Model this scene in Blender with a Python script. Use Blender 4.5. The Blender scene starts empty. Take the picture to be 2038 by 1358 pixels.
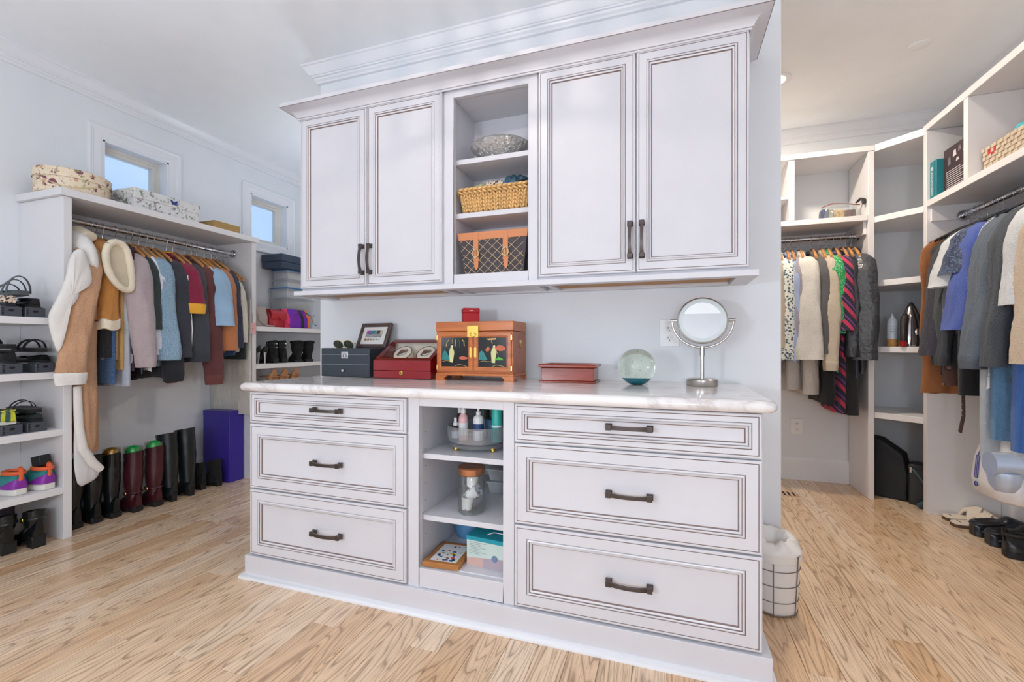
import bpy, bmesh, math, random
from mathutils import Vector, Matrix
random.seed(7)
SC = bpy.context.scene
COL = SC.collection
PI = math.pi
# ---------------------------------------------------------------- camera
cam = bpy.data.cameras.new('camera'); camo = bpy.data.objects.new('camera', cam); COL.objects.link(camo)
cam.lens = 16.0; cam.sensor_width = 36.0; cam.clip_start = 0.02; cam.shift_y = 8.0/2038.0
camo.location = (0, 0, 1.06); camo.rotation_euler = (PI/2, 0, math.radians(18.94)); SC.camera = camo
# ---------------------------------------------------------------- world, exposure, room lights
SC.view_settings.view_transform = 'Standard'; SC.view_settings.look = 'None'
SC.view_settings.gamma = 1.0; SC.view_settings.use_curve_mapping = False
SC.view_settings.exposure = 0.12
W = bpy.data.worlds.new('sky'); SC.world = W; W.use_nodes = True
bg = W.node_tree.nodes['Background']; bg.inputs[0].default_value = (0.47, 0.69, 1.0, 1); bg.inputs[1].default_value = 1.16
CEIL = 2.745
def lamp(name, kind, loc, energy, color, size=0.1, rot=(0, 0, 0), shape='DISK', spread=None):
    l = bpy.data.lights.new(name, kind); l.energy = energy; l.color = color
    if kind == 'AREA':
        l.shape = shape; l.size = size
        if spread: l.spread = spread
    else: l.shadow_soft_size = size
    o = bpy.data.objects.new(name, l); COL.objects.link(o); o.location = loc; o.rotation_euler = rot
    return o
COOL = (0.72, 0.85, 1.0); NEUT = (0.93, 0.94, 1.0); WARM = (1.0, 0.86, 0.70)
CANS = [  # recessed ceiling cans: x, y, watts, colour
    (0.64, 3.29, 23, WARM), (1.25, 2.3, 4, WARM)]
UPL = [(-1.95, 0.25), (0.35, -0.85), (-1.35, -0.85), (-2.4, 3.3)]  # added lamps out of view, put in to brighten and even the room
for (x, y), e in zip(UPL, (5.5, 2, 3, 6.5)): lamp('added_uplighter', 'AREA', (x, y, 1.76), e, COOL, 0.3, (PI, 0, 0))
for (x, y), e in zip(UPL, (2.0, 40, 45, 2)): lamp('added_bulb', 'POINT', (x, y, 1.15), e, (0.84, 0.91, 1.0), 0.11)
SC.cycles.diffuse_bounces = 5; SC.cycles.glossy_bounces = 3; SC.cycles.max_bounces = 8; SC.cycles.transparent_max_bounces = 12
SC.cycles.caustics_reflective = False; SC.cycles.caustics_refractive = True; SC.cycles.use_adaptive_sampling = True; SC.cycles.adaptive_threshold = 0.06
for x, y, e, c in CANS:
    lamp('can_light', 'AREA', (x, y, CEIL-0.012), e, c, 0.13)
CHX, CHY = -0.75, 1.05
lamp('chandelier_bulb', 'POINT', (CHX, CHY, 2.46), 8.0, (1.0, 0.86, 0.78), 0.010)
# ---------------------------------------------------------------- helpers
class MB:
    def __init__(s): s.v = []; s.f = []; s.m = []
    def add(s, vs, fs, mi=0):
        o = len(s.v); s.v += [tuple(p) for p in vs]; s.f += [tuple(i+o for i in f) for f in fs]; s.m += [mi]*len(fs); return s
    def box(s, x0, x1, y0, y1, z0, z1, mi=0):
        v = [(x0,y0,z0),(x1,y0,z0),(x1,y1,z0),(x0,y1,z0),(x0,y0,z1),(x1,y0,z1),(x1,y1,z1),(x0,y1,z1)]
        return s.add(v, [(0,3,2,1),(4,5,6,7),(0,1,5,4),(1,2,6,5),(2,3,7,6),(3,0,4,7)], mi)
    def loft(s, rings, cap0=True, cap1=True, mi=0, closed=True):
        n = len(rings[0]); vs = [p for r in rings for p in r]; fs = []
        for i in range(len(rings)-1):
            for j in range(n if closed else n-1):
                k = (j+1) % n; fs.append((i*n+j, i*n+k, (i+1)*n+k, (i+1)*n+j))
        if cap0: fs.append(tuple(range(n-1, -1, -1)))
        if cap1: fs.append(tuple((len(rings)-1)*n+j for j in range(n)))
        return s.add(vs, fs, mi)
    def tube(s, pts, r, n=8, mi=0, cap=True, flat=1.0, up=None):
        P = [Vector(p) for p in pts]; m = len(P); rings = []
        t0 = (P[1]-P[0]).normalized()
        u = Vector(up) if up else (Vector((0,0,1)) if abs(t0.z) < .9 else Vector((1,0,0)))
        for i in range(m):
            t = (P[min(i+1,m-1)]-P[max(i-1,0)]).normalized()
            a = u - t*u.dot(t)
            if a.length < 1e-6: a = t.orthogonal()
            a.normalize(); b = t.cross(a); u = a
            rr = r[i] if isinstance(r, (list, tuple)) else r
            rings.append([P[i]+a*(rr*flat*math.cos(2*PI*j/n))+b*(rr*math.sin(2*PI*j/n)) for j in range(n)])
        return s.loft(rings, cap, cap, mi)
    def lathe(s, prof, n=24, c=(0,0,0), mi=0, sx=1.0, sy=1.0, cap0=True, cap1=True):
        rings = [[(c[0]+r*sx*math.cos(2*PI*j/n), c[1]+r*sy*math.sin(2*PI*j/n), c[2]+z) for j in range(n)] for r, z in prof]
        return s.loft(rings, cap0, cap1, mi)
    def prism(s, poly, d, f=lambda a, b, c: (a, b, c), mi=0):
        n = len(poly); return s.loft([[f(p[0], p[1], 0) for p in poly], [f(p[0], p[1], d) for p in poly]], mi=mi)
    def torus(s, c, R, r, n=24, m=8, axis='z', mi=0, sx=1, sy=1, a0=0, a1=2*PI):
        full = abs(a1-a0) > 2*PI-1e-4; pts = []
        k = n if full else n+1; rings = []
        for i in range(k):
            a = a0+(a1-a0)*i/n; ca, sa = math.cos(a)*sx, math.sin(a)*sy; ring = []
            for j in range(m):
                b = 2*PI*j/m; x = (R+r*math.cos(b))*ca; y = (R+r*math.cos(b))*sa; z = r*math.sin(b)
                if axis == 'y': x, y, z = x, z, y
                elif axis == 'x': x, y, z = z, x, y
                ring.append((c[0]+x, c[1]+y, c[2]+z))
            rings.append(ring)
        if full: rings.append(rings[0])
        return s.loft(rings, not full, not full, mi)
    def xf(s, M):
        s.v = [tuple(M @ Vector(p)) for p in s.v]; return s
    def build(s, name, mats, parent=None, smooth=35, bevel=0, seg=2, world=False, label=None):
        me = bpy.data.meshes.new(name)
        vs = s.v
        if world and parent is not None:
            Mi = WM[parent.name].inverted(); vs = [tuple(Mi @ Vector(p)) for p in vs]
        me.from_pydata(vs, [], s.f); me.update()
        if not isinstance(mats, (list, tuple)): mats = [mats]
        for m in mats: me.materials.append(m)
        if len(mats) > 1: me.polygons.foreach_set('material_index', s.m)
        b = bmesh.new(); b.from_mesh(me); bmesh.ops.remove_doubles(b, verts=b.verts, dist=1e-5)
        bmesh.ops.recalc_face_normals(b, faces=b.faces); b.to_mesh(me); b.free()
        if smooth:
            me.polygons.foreach_set('use_smooth', [True]*len(me.polygons)); me.set_sharp_from_angle(angle=math.radians(smooth))
        o = bpy.data.objects.new(name, me); COL.objects.link(o)
        if parent is not None: o.parent = parent
        WM[o.name] = WM[parent.name].copy() if parent is not None else Matrix.Identity(4)
        if bevel:
            md = o.modifiers.new('bevel', 'BEVEL'); md.width = bevel; md.segments = seg; md.limit_method = 'ANGLE'; md.angle_limit = math.radians(40)
        if label: o['label'] = label
        return o
WM = {}
def thing(name, label, cat, loc=(0,0,0), rz=0.0, group=None, kind=None):
    o = bpy.data.objects.new(name, None); COL.objects.link(o); o.empty_display_size = .05
    o.location = loc; o.rotation_euler = (0, 0, rz); o['label'] = label; o['category'] = cat
    WM[o.name] = Matrix.Translation(loc) @ Matrix.Rotation(rz, 4, 'Z')
    if group: o['group'] = group
    if kind: o['kind'] = kind
    return o
def tag(o, label, cat, group=None):
    o['label'] = label; o['category'] = cat
    if group: o['group'] = group
    return o
def place(o, loc, rot=(0,0,0)):
    o.location = loc; o.rotation_euler = rot; return o
def struct(o, label=None):
    o['kind'] = 'structure'
    if label: o['label'] = label
    return o
def copy_tree(o, parent=None):
    c = o.copy(); COL.objects.link(c)
    if parent is not None: c.parent = parent
    for ch in list(o.children): copy_tree(ch, c)
    return c
def text_part(s, size, mat, parent, M, name='lettering', ext=0.0004, align='CENTER'):
    cu = bpy.data.curves.new(name, 'FONT'); cu.body = s; cu.size = size; cu.extrude = ext; cu.align_x = align; cu.align_y = 'CENTER'
    t = bpy.data.objects.new('tmp', cu); COL.objects.link(t)
    dg = bpy.context.evaluated_depsgraph_get(); me = bpy.data.meshes.new_from_object(t.evaluated_get(dg))
    bpy.data.objects.remove(t); me.transform(M); me.materials.clear(); me.materials.append(mat)
    o = bpy.data.objects.new(name, me); COL.objects.link(o); o.parent = parent; WM[o.name] = WM[parent.name].copy()
    return o
# ---------------------------------------------------------------- materials
def srgb(r, g, b):
    f = lambda c: (c/255/12.92) if c/255 <= .04045 else ((c/255+.055)/1.055)**2.4
    return (f(r), f(g), f(b), 1)
MATS = {}
class NT:
    def __init__(s, m): s.t = m.node_tree; s.n = s.t.nodes; s.l = s.t.links; s.b = s.n['Principled BSDF']
    def new(s, typ, **kw):
        n = s.n.new(typ)
        for k, v in kw.items():
            if k.startswith('_'): setattr(n, k[1:], v)
        return n
    def link(s, a, b): s.l.new(a, b)
    def coord(s, which='Object', scale=(1,1,1), loc=(0,0,0), rot=(0,0,0)):
        tc = s.n.new('ShaderNodeTexCoord'); mp = s.n.new('ShaderNodeMapping')
        mp.inputs['Scale'].default_value = scale; mp.inputs['Location'].default_value = loc; mp.inputs['Rotation'].default_value = rot
        s.link(tc.outputs[which], mp.inputs[0]); return mp.outputs[0]
    def noise(s, vec, scale=5, detail=3, rough=.5, dist=0):
        n = s.n.new('ShaderNodeTexNoise'); n.inputs['Scale'].default_value = scale; n.inputs['Detail'].default_value = detail
        n.inputs['Roughness'].default_value = rough; n.inputs['Distortion'].default_value = dist
        s.link(vec, n.inputs['Vector']); return n
    def ramp(s, fac, stops, interp='LINEAR'):
        r = s.n.new('ShaderNodeValToRGB'); r.color_ramp.interpolation = interp; e = r.color_ramp.elements
        e[0].position, e[0].color = stops[0]; e[1].position, e[1].color = stops[-1]
        for p, c in stops[1:-1]:
            x = e.new(p); x.color = c
        s.link(fac, r.inputs[0]); return r.outputs[0]
    def math(s, op, a, b=None, c=None):
        n = s.n.new('ShaderNodeMath'); n.operation = op
        for i, q in enumerate((a, b, c)):
            if q is None: continue
            if isinstance(q, (int, float)): n.inputs[i].default_value = q
            else: s.link(q, n.inputs[i])
        return n.outputs[0]
    def mix(s, fac, a, b, mode='MIX'):
        n = s.n.new('ShaderNodeMix'); n.data_type = 'RGBA'; n.blend_type = mode
        for i, q in ((0, fac), (6, a), (7, b)):
            if isinstance(q, (int, float)): n.inputs[i].default_value = q
            elif isinstance(q, tuple): n.inputs[i].default_value = q
            else: s.link(q, n.inputs[i])
        return n.outputs[2]
    def bump(s, h, strength=.3, dist=.002):
        b = s.n.new('ShaderNodeBump'); b.inputs['Strength'].default_value = strength; b.inputs['Distance'].default_value = dist
        s.link(h, b.inputs['Height']); s.link(b.outputs[0], s.b.inputs['Normal'])
def newmat(name, col=(.8,.8,.8,1), rough=.5, metal=0, **kw):
    m = bpy.data.materials.new(name); m.use_nodes = True; b = m.node_tree.nodes['Principled BSDF']
    b.inputs['Base Color'].default_value = col; b.inputs['Roughness'].default_value = rough; b.inputs['Metallic'].default_value = metal
    for k, v in kw.items(): b.inputs[k.replace('_', ' ')].default_value = v
    m.diffuse_color = col
    return m
def M_(name, rgb, rough=.5, metal=0, noise=0, nscale=8, bump=0, bscale=60, bdist=.002, **kw):
    """cached plain procedural material with slight tonal noise and fine relief"""
    if name in MATS: return MATS[name]
    c = srgb(*rgb); m = newmat(name, c, rough, metal, **kw); t = NT(m)
    vec = t.coord('Object')
    nz = t.noise(vec, nscale, 3)
    amt = noise or .04
    dark = tuple(x*(1-amt) for x in c[:3])+(1,); lite = tuple(min(1, x*(1+amt)) for x in c[:3])+(1,)
    t.link(t.ramp(nz.outputs[0], [(.3, dark), (.7, lite)]), t.b.inputs['Base Color'])
    if bump:
        t.bump(t.noise(vec, bscale, 2).outputs[0], bump, bdist)
    MATS[name] = m; return m
PAINT = M_('wall_paint', (226, 229, 233), .6, bump=.05, bscale=180, noise=.012)
CEILM = M_('ceiling_paint', (243, 245, 247), .75, noise=.012)
TRIM = M_('trim_paint', (230, 231, 235), .35, noise=.01)
CAB = M_('cabinet_paint', (213, 212, 217), .33, noise=.015)
GLAZE = M_('cabinet_glaze', (136, 116, 110), .4, noise=.1, nscale=30)
SHELF = M_('shelf_paint', (228, 226, 227), .38, noise=.012)
NICKEL = M_('brushed_nickel', (190, 186, 180), .28, 1.0)
CHROME = M_('chrome', (205, 207, 212), .12, 1.0)
PEWTER = M_('dark_pewter', (92, 84, 82), .34, .9)
BRASS = M_('brass', (222, 186, 96), .25, 1.0)
BLACK = M_('black_leather', (24, 25, 28), .32, bump=.15, bscale=120)
RUBBER = M_('black_rubber', (22, 23, 25), .55)
SUEDE = M_('black_suede', (20, 21, 22), .9, bump=.4, bscale=160)
WHITE = M_('white_plastic', (236, 236, 236), .35)
DARK = M_('dark_gap', (22, 20, 20), .8)
def wood(name, c1, c2, rough=.35, scale=1.0, axis='x'):
    if name in MATS: return MATS[name]
    m = newmat(name, srgb(*c1), rough); t = NT(m)
    sc = {'x': (2, 26, 26), 'y': (26, 2, 26), 'z': (26, 26, 2)}[axis]
    vec = t.coord('Object', tuple(q*scale for q in sc)); n = t.noise(vec, 1.6, 4, .6, .6)
    t.link(t.ramp(n.outputs[0], [(.32, srgb(*c2)), (.62, srgb(*c1))]), t.b.inputs['Base Color']); MATS[name] = m; return m
HANGW = wood('hanger_wood', (206, 150, 92), (170, 112, 62), .35)
def glassmat(name, tint=(1,1,1,1), refl=.12, rough=.03, kf=.3, milk=0):
    m = bpy.data.materials.new(name); m.use_nodes = True; n = m.node_tree.nodes; l = m.node_tree.links; n.clear()
    out = n.new('ShaderNodeOutputMaterial'); mx = n.new('ShaderNodeMixShader'); tr = n.new('ShaderNodeBsdfTransparent'); gl = n.new('ShaderNodeBsdfGlossy'); lw = n.new('ShaderNodeLayerWeight')
    tr.inputs[0].default_value = tint; gl.inputs['Roughness'].default_value = rough; lw.inputs[0].default_value = .5
    mr = n.new('ShaderNodeMath'); mr.operation = 'MULTIPLY_ADD'; mr.inputs[1].default_value = kf; mr.inputs[2].default_value = refl*.4
    l.new(lw.outputs['Fresnel'], mr.inputs[0]); l.new(mr.outputs[0], mx.inputs[0]); l.new(tr.outputs[0], mx.inputs[1]); l.new(gl.outputs[0], mx.inputs[2]); 
    if milk:
        df = n.new('ShaderNodeBsdfDiffuse'); df.inputs[0].default_value = (.82, .84, .86, 1); m2 = n.new('ShaderNodeMixShader'); m2.inputs[0].default_value = milk
        l.new(mx.outputs[0], m2.inputs[1]); l.new(df.outputs[0], m2.inputs[2]); l.new(m2.outputs[0], out.inputs[0])
    else: l.new(mx.outputs[0], out.inputs[0])
    MATS[name] = m; return m
PANE = glassmat('window_glass', (.97, .98, 1, 1), .06)
CLEAR = glassmat('clear_glass', (.97, .985, .98, 1), .06, .02, .25)
PANEL = glassmat('lid_glass', (.98, .98, .98, 1), .02, .02, .10)
CLEARPL = glassmat('clear_plastic', (.93, .95, .97, 1), .15, .12, .25, .10)
MILKY = glassmat('bin_plastic', (.93, .95, .97, 1), .1, .2, .2, .40)
# oak floor: contour-line cathedral grain, per-plank tone
def floor_mat():
    m = newmat('oak_floor', srgb(205, 165, 124), .24); t = NT(m)
    oi = t.new('ShaderNodeObjectInfo'); tc = t.new('ShaderNodeTexCoord')
    off = t.new('ShaderNodeCombineXYZ'); t.link(t.math('MULTIPLY', oi.outputs['Random'], 37.0), off.inputs[0]); t.link(t.math('MULTIPLY', oi.outputs['Random'], 91.0), off.inputs[1])
    add = t.new('ShaderNodeVectorMath'); add.operation = 'ADD'; t.link(tc.outputs['Object'], add.inputs[0]); t.link(off.outputs[0], add.inputs[1])
    def mp(sc):
        q = t.new('ShaderNodeMapping'); q.inputs['Scale'].default_value = sc; t.link(add.outputs[0], q.inputs[0]); return q.outputs[0]
    big = t.noise(mp((9, .75, 1)), 1.0, 2, .45, .25)
    rings = t.math('MULTIPLY', big.outputs[0], 21.0); fr = t.math('FRACT', rings)
    line = t.ramp(fr, [(0, (1,1,1,1)), (.09, (.22,.22,.22,1)), (.40, (0,0,0,1)), (.80, (.18,.18,.18,1)), (.95, (.8,.8,.8,1)), (1, (1,1,1,1))])
    pores = t.noise(mp((230, 7, 1)), 1.0, 3, .6)
    pl = t.ramp(pores.outputs[0], [(.34, (1,1,1,1)), (.50, (0,0,0,1))])
    tone = t.ramp(oi.outputs['Random'], [(0, srgb(248,220,188)), (.25, srgb(240,206,168)), (.5, srgb(250,226,196)), (.75, srgb(226,186,144)), (1, srgb(243,210,174))])
    wide = t.noise(mp((14, .6, 1)), 1.0, 2); tone2 = t.mix(t.math('MULTIPLY', wide.outputs[0], .38), tone, srgb(202, 158, 120))
    dk = t.mix(t.math('MULTIPLY', line, .62), tone2, srgb(116, 84, 58))
    fin = t.mix(t.math('MULTIPLY', pl, .40), dk, srgb(112, 80, 56))
    t.link(fin, t.b.inputs['Base Color'])
    t.b.inputs['Coat Weight'].default_value = .25; t.b.inputs['Coat Roughness'].default_value = .12
    t.bump(t.math('MULTIPLY', pl, -1.0), .06, .001)
    return m
FLOORM = floor_mat()
def marble():
    m = newmat('marble', srgb(232, 230, 230), .12); t = NT(m); v = t.coord('Object', (1.1, 2.6, 2.0))
    d = t.noise(v, 1.3, 5, .6, 1.6); w = t.math('ABSOLUTE', t.math('SUBTRACT', d.outputs[0], .5))
    vein = t.ramp(w, [(0, (1,1,1,1)), (.012, (.55,.55,.55,1)), (.045, (0,0,0,1))])
    d2 = t.noise(v, 2.2, 4, .55, .8); patch = t.ramp(d2.outputs[0], [(.45, (0,0,0,1)), (.75, (1,1,1,1))])
    c = t.mix(t.math('MULTIPLY', patch, .45), srgb(236, 234, 233), srgb(214, 200, 194)); c = t.mix(t.math('MULTIPLY', vein, .38), c, srgb(158, 142, 140))
    t.link(c, t.b.inputs['Base Color']); return m
MARBLE = marble()
# ================================================================ room shell
XL, XR, YB, YF = -3.515, 1.91, 4.13, -1.3
def sweep(mb, path, prof, z, closed=False, mi=0):
    """solid moulding: closed profile (out, up) swept along plan path; out is to the right of travel"""
    n = len(path); rings = []
    for i in range(n):
        p = Vector(path[i]).to_2d() if len(path[i]) > 2 else Vector(path[i])
        a = Vector(path[i-1]) if (i > 0 or closed) else None
        b = Vector(path[(i+1) % n]) if (i < n-1 or closed) else None
        d1 = (p-a).normalized() if a is not None else None; d2 = (b-p).normalized() if b is not None else None
        if d1 is None: d1 = d2
        if d2 is None: d2 = d1
        n1 = Vector((d1.y, -d1.x)); n2 = Vector((d2.y, -d2.x)); m = (n1+n2); m.normalize(); m /= max(.2, m.dot(n1))
        rings.append([(p.x+m.x*o, p.y+m.y*o, z+h) for o, h in prof])
    if closed: rings.append(rings[0])
    mb.loft(rings, not closed, not closed, mi); return mb
CROWN = [(0,0),(.078,0),(.078,-.012),(.071,-.015),(.060,-.030),(.050,-.046),(.040,-.057),(.036,-.058),(.036,-.067),(.028,-.069),(.024,-.078),(.015,-.084),(.013,-.086),(.013,-.096),(0,-.099)]
BASE = [(0,0),(.016,0),(.016,.150),(.013,.153),(.013,.158),(.008,.170),(.006,.176),(0,.176)]
# floor slab + planks
fl = struct(MB().box(XL-.1, XR+.1, YF-.1, YB+.1, -.06, -.009).build('floor', M_('floor_joint', (74, 50, 34), .8)), 'oak plank floor')
def plank_mesh(w, L):
    c = .0012; g = .0006
    r0 = [(-w/2+g, g, -.009), (w/2-g, g, -.009), (w/2-g, L-g, -.009), (-w/2+g, L-g, -.009)]
    r1 = [(p[0], p[1], -c) for p in r0]
    r2 = [(math.copysign(abs(p[0])-c, p[0]), p[1]+(c if p[1] < L/2 else -c), 0) for p in r0]
    return MB().loft([r0, r1, r2])
PW = .107; plank_data = {}
ncol = int((XR-XL)/PW)+1
rnd = random.Random(3)
for i in range(ncol):
    x = XL+PW*(i+.5)-.02; y = -.25-rnd.choice((0, .15, .3, .45, .6))
    while y < YB:
        L = rnd.choice((.75, .9, 1.05, 1.2, 1.35, 1.5, 1.8))
        if YB-(y+L) < .3: L = round((YB+.01-y)/.15)*.15+.15
        k = round(L, 3)
        if k not in plank_data:
            o = plank_mesh(PW, k).build('plank', FLOORM, fl, smooth=0); plank_data[k] = o
        else:
            o = plank_data[k].copy(); COL.objects.link(o); o.parent = fl
        o.location = (x, y, 0); y += L
o = MB().box(XL, XR, YF, -.9, -.009, 0).build('floor_boards', FLOORM, fl); o['kind'] = 'stuff'
# ceiling and plain walls
struct(MB().box(XL-.15, XR+.15, YF-.15, YB+.15, CEIL, CEIL+.1).build('ceiling', CEILM), 'flat painted ceiling')
struct(MB().box(XL-.15, XR+.15, YB, YB+.12, 0, CEIL).build('wall_back', PAINT), 'back wall')
struct(MB().box(XR, XR+.12, YF-.1, YB+.1, 0, CEIL).build('wall_right', PAINT), 'right wall')
struct(MB().box(XL-.15, XR+.15, YF-.12, YF, 0, CEIL).build('wall_front', PAINT), 'wall behind the viewer')
IX0, IX1, IY0, IY1 = -2.012, .465, 2.25, 2.38
struct(MB().box(IX0, IX1, IY0, IY1, 0, CEIL).build('wall_island', PAINT, bevel=.004), 'free-standing partition wall behind the dresser')
# left wall with two small high windows
WZ0, WZ1 = 1.992, 2.412; WIN = [(1.955, 2.372), (3.072, 3.49)]
mb = MB(); ys = [YF-.1, WIN[0][0], WIN[0][1], WIN[1][0], WIN[1][1], YB+.1]
mb.box(XL-.14, XL, ys[0], ys[-1], 0, WZ0); mb.box(XL-.14, XL, ys[0], ys[-1], WZ1, CEIL)
for a, b in ((0, 1), (2, 3), (4, 5)): mb.box(XL-.14, XL, ys[a], ys[b], WZ0, WZ1)
struct(mb.build('wall_left', PAINT, smooth=0), 'left wall with two small windows')
CASING = [(0,0),(.086,0),(.086,.016),(.076,.020),(.066,.015),(.058,.015),(.052,.010),(.012,.010),(.006,.007),(0,.007)]
SASH = M_('window_sash', (222, 216, 206), .4)
for i, (y0, y1) in enumerate(WIN):
    w = struct(thing('window_%d' % (i+1), ('small high window above the hat box' if i == 0 else 'small high window nearest the back wall'), 'window', (XL, (y0+y1)/2, WZ0)))
    del w['category']
    # casing: four mitred boards
    loops = []
    for o_, h_ in CASING:
        loops.append([(XL+h_, y0-o_, WZ0-o_), (XL+h_, y1+o_, WZ0-o_), (XL+h_, y1+o_, WZ1+o_), (XL+h_, y0-o_, WZ1+o_)])
    loops.append(loops[0])
    MB().loft(loops, False, False).build('casing', TRIM, w, smooth=20, world=True)
    j = MB(); t = .012
    j.box(XL-.13, XL+.004, y0, y0+t, WZ0, WZ1); j.box(XL-.13, XL+.004, y1-t, y1, WZ0, WZ1)
    j.box(XL-.13, XL+.004, y0, y1, WZ0, WZ0+t); j.box(XL-.13, XL+.004, y0, y1, WZ1-t, WZ1)
    j.build('jamb', TRIM, w, smooth=0, world=True)
    a0, a1, b0, b1 = y0+t, y1-t, WZ0+t, WZ1-t
    def wr_(i, x): return [(x, a0+i, b0+i), (x, a1-i, b0+i), (x, a1-i, b1-i), (x, a0+i, b1-i)]
    MB().loft([wr_(0, XL-.129), wr_(0, XL-.076), wr_(.022, XL-.076), wr_(.024, XL-.084), wr_(.040, XL-.084), wr_(.046, XL-.094), wr_(.046, XL-.129), wr_(0, XL-.129)], False, False).build('sash', SASH, w, smooth=0, world=True)
    MB().box(XL-.099, XL-.095, a0+.044, a1-.044, b0+.044, b1-.044).build('pane', PANE, w, smooth=0, world=True)
# crown and base mouldings
struct(sweep(MB(), [(XL, YF), (XL, YB), (XR, YB), (XR, YF)], CROWN, CEIL).build('trim_1', TRIM, smooth=25), 'crown moulding around the room')
struct(sweep(MB(), [(IX0, IY0), (IX0, IY1), (IX1, IY1), (IX1, IY0)][::-1], CROWN, CEIL, True).build('trim_2', TRIM, smooth=25), 'crown moulding around the partition wall')
struct(sweep(MB(), [(XL, YF), (XL, YB)], BASE, 0).build('baseboard_left', TRIM, smooth=25), 'left baseboard')
struct(sweep(MB(), [(XL, YB), (XR, YB)], BASE, 0).build('baseboard_back', TRIM, smooth=25), 'back baseboard')
struct(sweep(MB(), [(XR, YB), (XR, YF)], BASE, 0).build('baseboard_right', TRIM, smooth=25), 'right baseboard')
struct(sweep(MB(), [(IX1, IY0), (IX1, IY1), (IX0, IY1), (IX0, IY0)][::1], BASE, 0).build('baseboard_island', TRIM, smooth=25), 'baseboard of the partition wall')
# recessed can lights (lamps themselves are above)
CANLENS = newmat('can_lens', (1, .93, .82, 1), .5); CANLENS.node_tree.nodes['Principled BSDF'].inputs['Emission Color'].default_value = (1, .9, .75, 1); CANLENS.node_tree.nodes['Principled BSDF'].inputs['Emission Strength'].default_value = 1.5
for i, (x, y, e, c) in enumerate(CANS[:2]):
    r = thing('recessed_light', ('white recessed ceiling light past the partition wall' if i == 0 else 'white recessed ceiling light above the right rail'), 'ceiling light', (x, y, CEIL), group='recessed ceiling lights')
    MB().lathe([(.066, 0), (.066, -.003), (.092, -.006), (.098, -.003), (.098, 0)], 28, cap0=False, cap1=False).build('trim_ring', TRIM, r)
    MB().lathe([(.066, -.0005), (.066, -.0025)], 28).build('lens', CANLENS, r)
# crystal chandelier over the middle of the room (above the frame)
ch = thing('chandelier', 'crystal rod chandelier above the dresser', 'chandelier', (CHX, CHY, CEIL))
MB().lathe([(.001, 0), (.07, 0), (.07, -.012), (.05, -.02), (.001, -.02)], 24).build('canopy', CHROME, ch)
MB().tube([(0, 0, -.02), (0, 0, -.16)], .008, 10).build('stem', CHROME, ch)
MB().torus((0, 0, -.16), .19, .006, 36, 8).build('ring', CHROME, ch); MB().torus((0, 0, -.36), .19, .006, 36, 8).build('ring', CHROME, ch)
for k in range(3): MB().tube([(0, 0, -.16), (.19*math.cos(k*2.094), .19*math.sin(k*2.094), -.16)], .004, 6).build('arm', CHROME, ch)
CRYST = M_('crystal', (215, 218, 225), .1)
for k in range(30):
    a = 2*PI*k/30; MB().tube([(.19*math.cos(a), .19*math.sin(a), -.100), (.19*math.cos(a), .19*math.sin(a), -.37)], .0085, 6).build('crystal_rod', CRYST, ch)
# added fill lamps out of view: an uplighter bowl over a bare globe bulb
OPAL = newmat('opal_glass', (.95, .95, .95, 1), .3); OPAL.node_tree.nodes['Principled BSDF'].inputs['Emission Color'].default_value = (.93, .95, 1, 1); OPAL.node_tree.nodes['Principled BSDF'].inputs['Emission Strength'].default_value = 6.0
for k, (x, y) in enumerate(UPL):
    t_ = thing('added_lamp', ('added fill lamp left of the viewer', 'added fill lamp behind the viewer on the right', 'added fill lamp behind the viewer on the left', 'added fill lamp hidden behind the partition wall')[k], 'lamp', (x, y, 0))
    MB().lathe([(.001, 0), (.14, 0), (.14, .012), (.03, .03), (.001, .03)], 28).build('base', PEWTER, t_); MB().tube([(0, 0, .03), (0, 0, .93)], .012, 12).build('pole', PEWTER, t_)
    MB().lathe([(.02, 1.66), (.09, 1.68), (.17, 1.74), (.172, 1.745), (.09, 1.688), (.02, 1.67)], 28).build('bowl', WHITE, t_)
    if True:
        for a in (0, 2.1, 4.2): MB().tube([(.02*math.cos(a), .02*math.sin(a), .93), (.14*math.cos(a), .14*math.sin(a), 1.0), (.14*math.cos(a), .14*math.sin(a), 1.60), (.02*math.cos(a), .02*math.sin(a), 1.665)], .004, 6).build('cage_arm', PEWTER, t_)
# floor vent
v = thing('floor_vent', 'slotted wooden vent flush in the floor by the back wall', 'vent', (.72, 3.70, 0))
mb = MB(); mb.box(-.15, .15, -.055, .055, .0002, .0022); mb.build('frame', FLOORM, v, smooth=0)
for k in range(9): MB().box(-.125+k*.03, -.113+k*.03, -.042, .042, .0022, .0032).build('slot', DARK, v, smooth=0)
# soft patch: speaker disc on ceiling
tag(MB().lathe([(.001,-.006),(.045,-.006),(.05,-.003),(.05,0)], 24, (1.335, 3.16, CEIL), cap1=False).build('ceiling_disc', CEILM), 'small round cover plate on the ceiling beyond the recessed light', 'cover plate')
# ================================================================ built-in closet units
T = .037
def rod(parent, p0, p1, r=.0155):
    o = MB().tube([p0, p1], r, 14).build('rail', CHROME, parent, world=True)
    d = (Vector(p1)-Vector(p0)).normalized()
    for q, sg in ((Vector(p0), 1), (Vector(p1), -1)):
        MB().tube([q, q+d*sg*.012, q+d*sg*.013, q+d*sg*.03], [.033, .031, .022, .021], 18).build('flange', CHROME, o, world=True)
    return o
XF = -3.113
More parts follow.
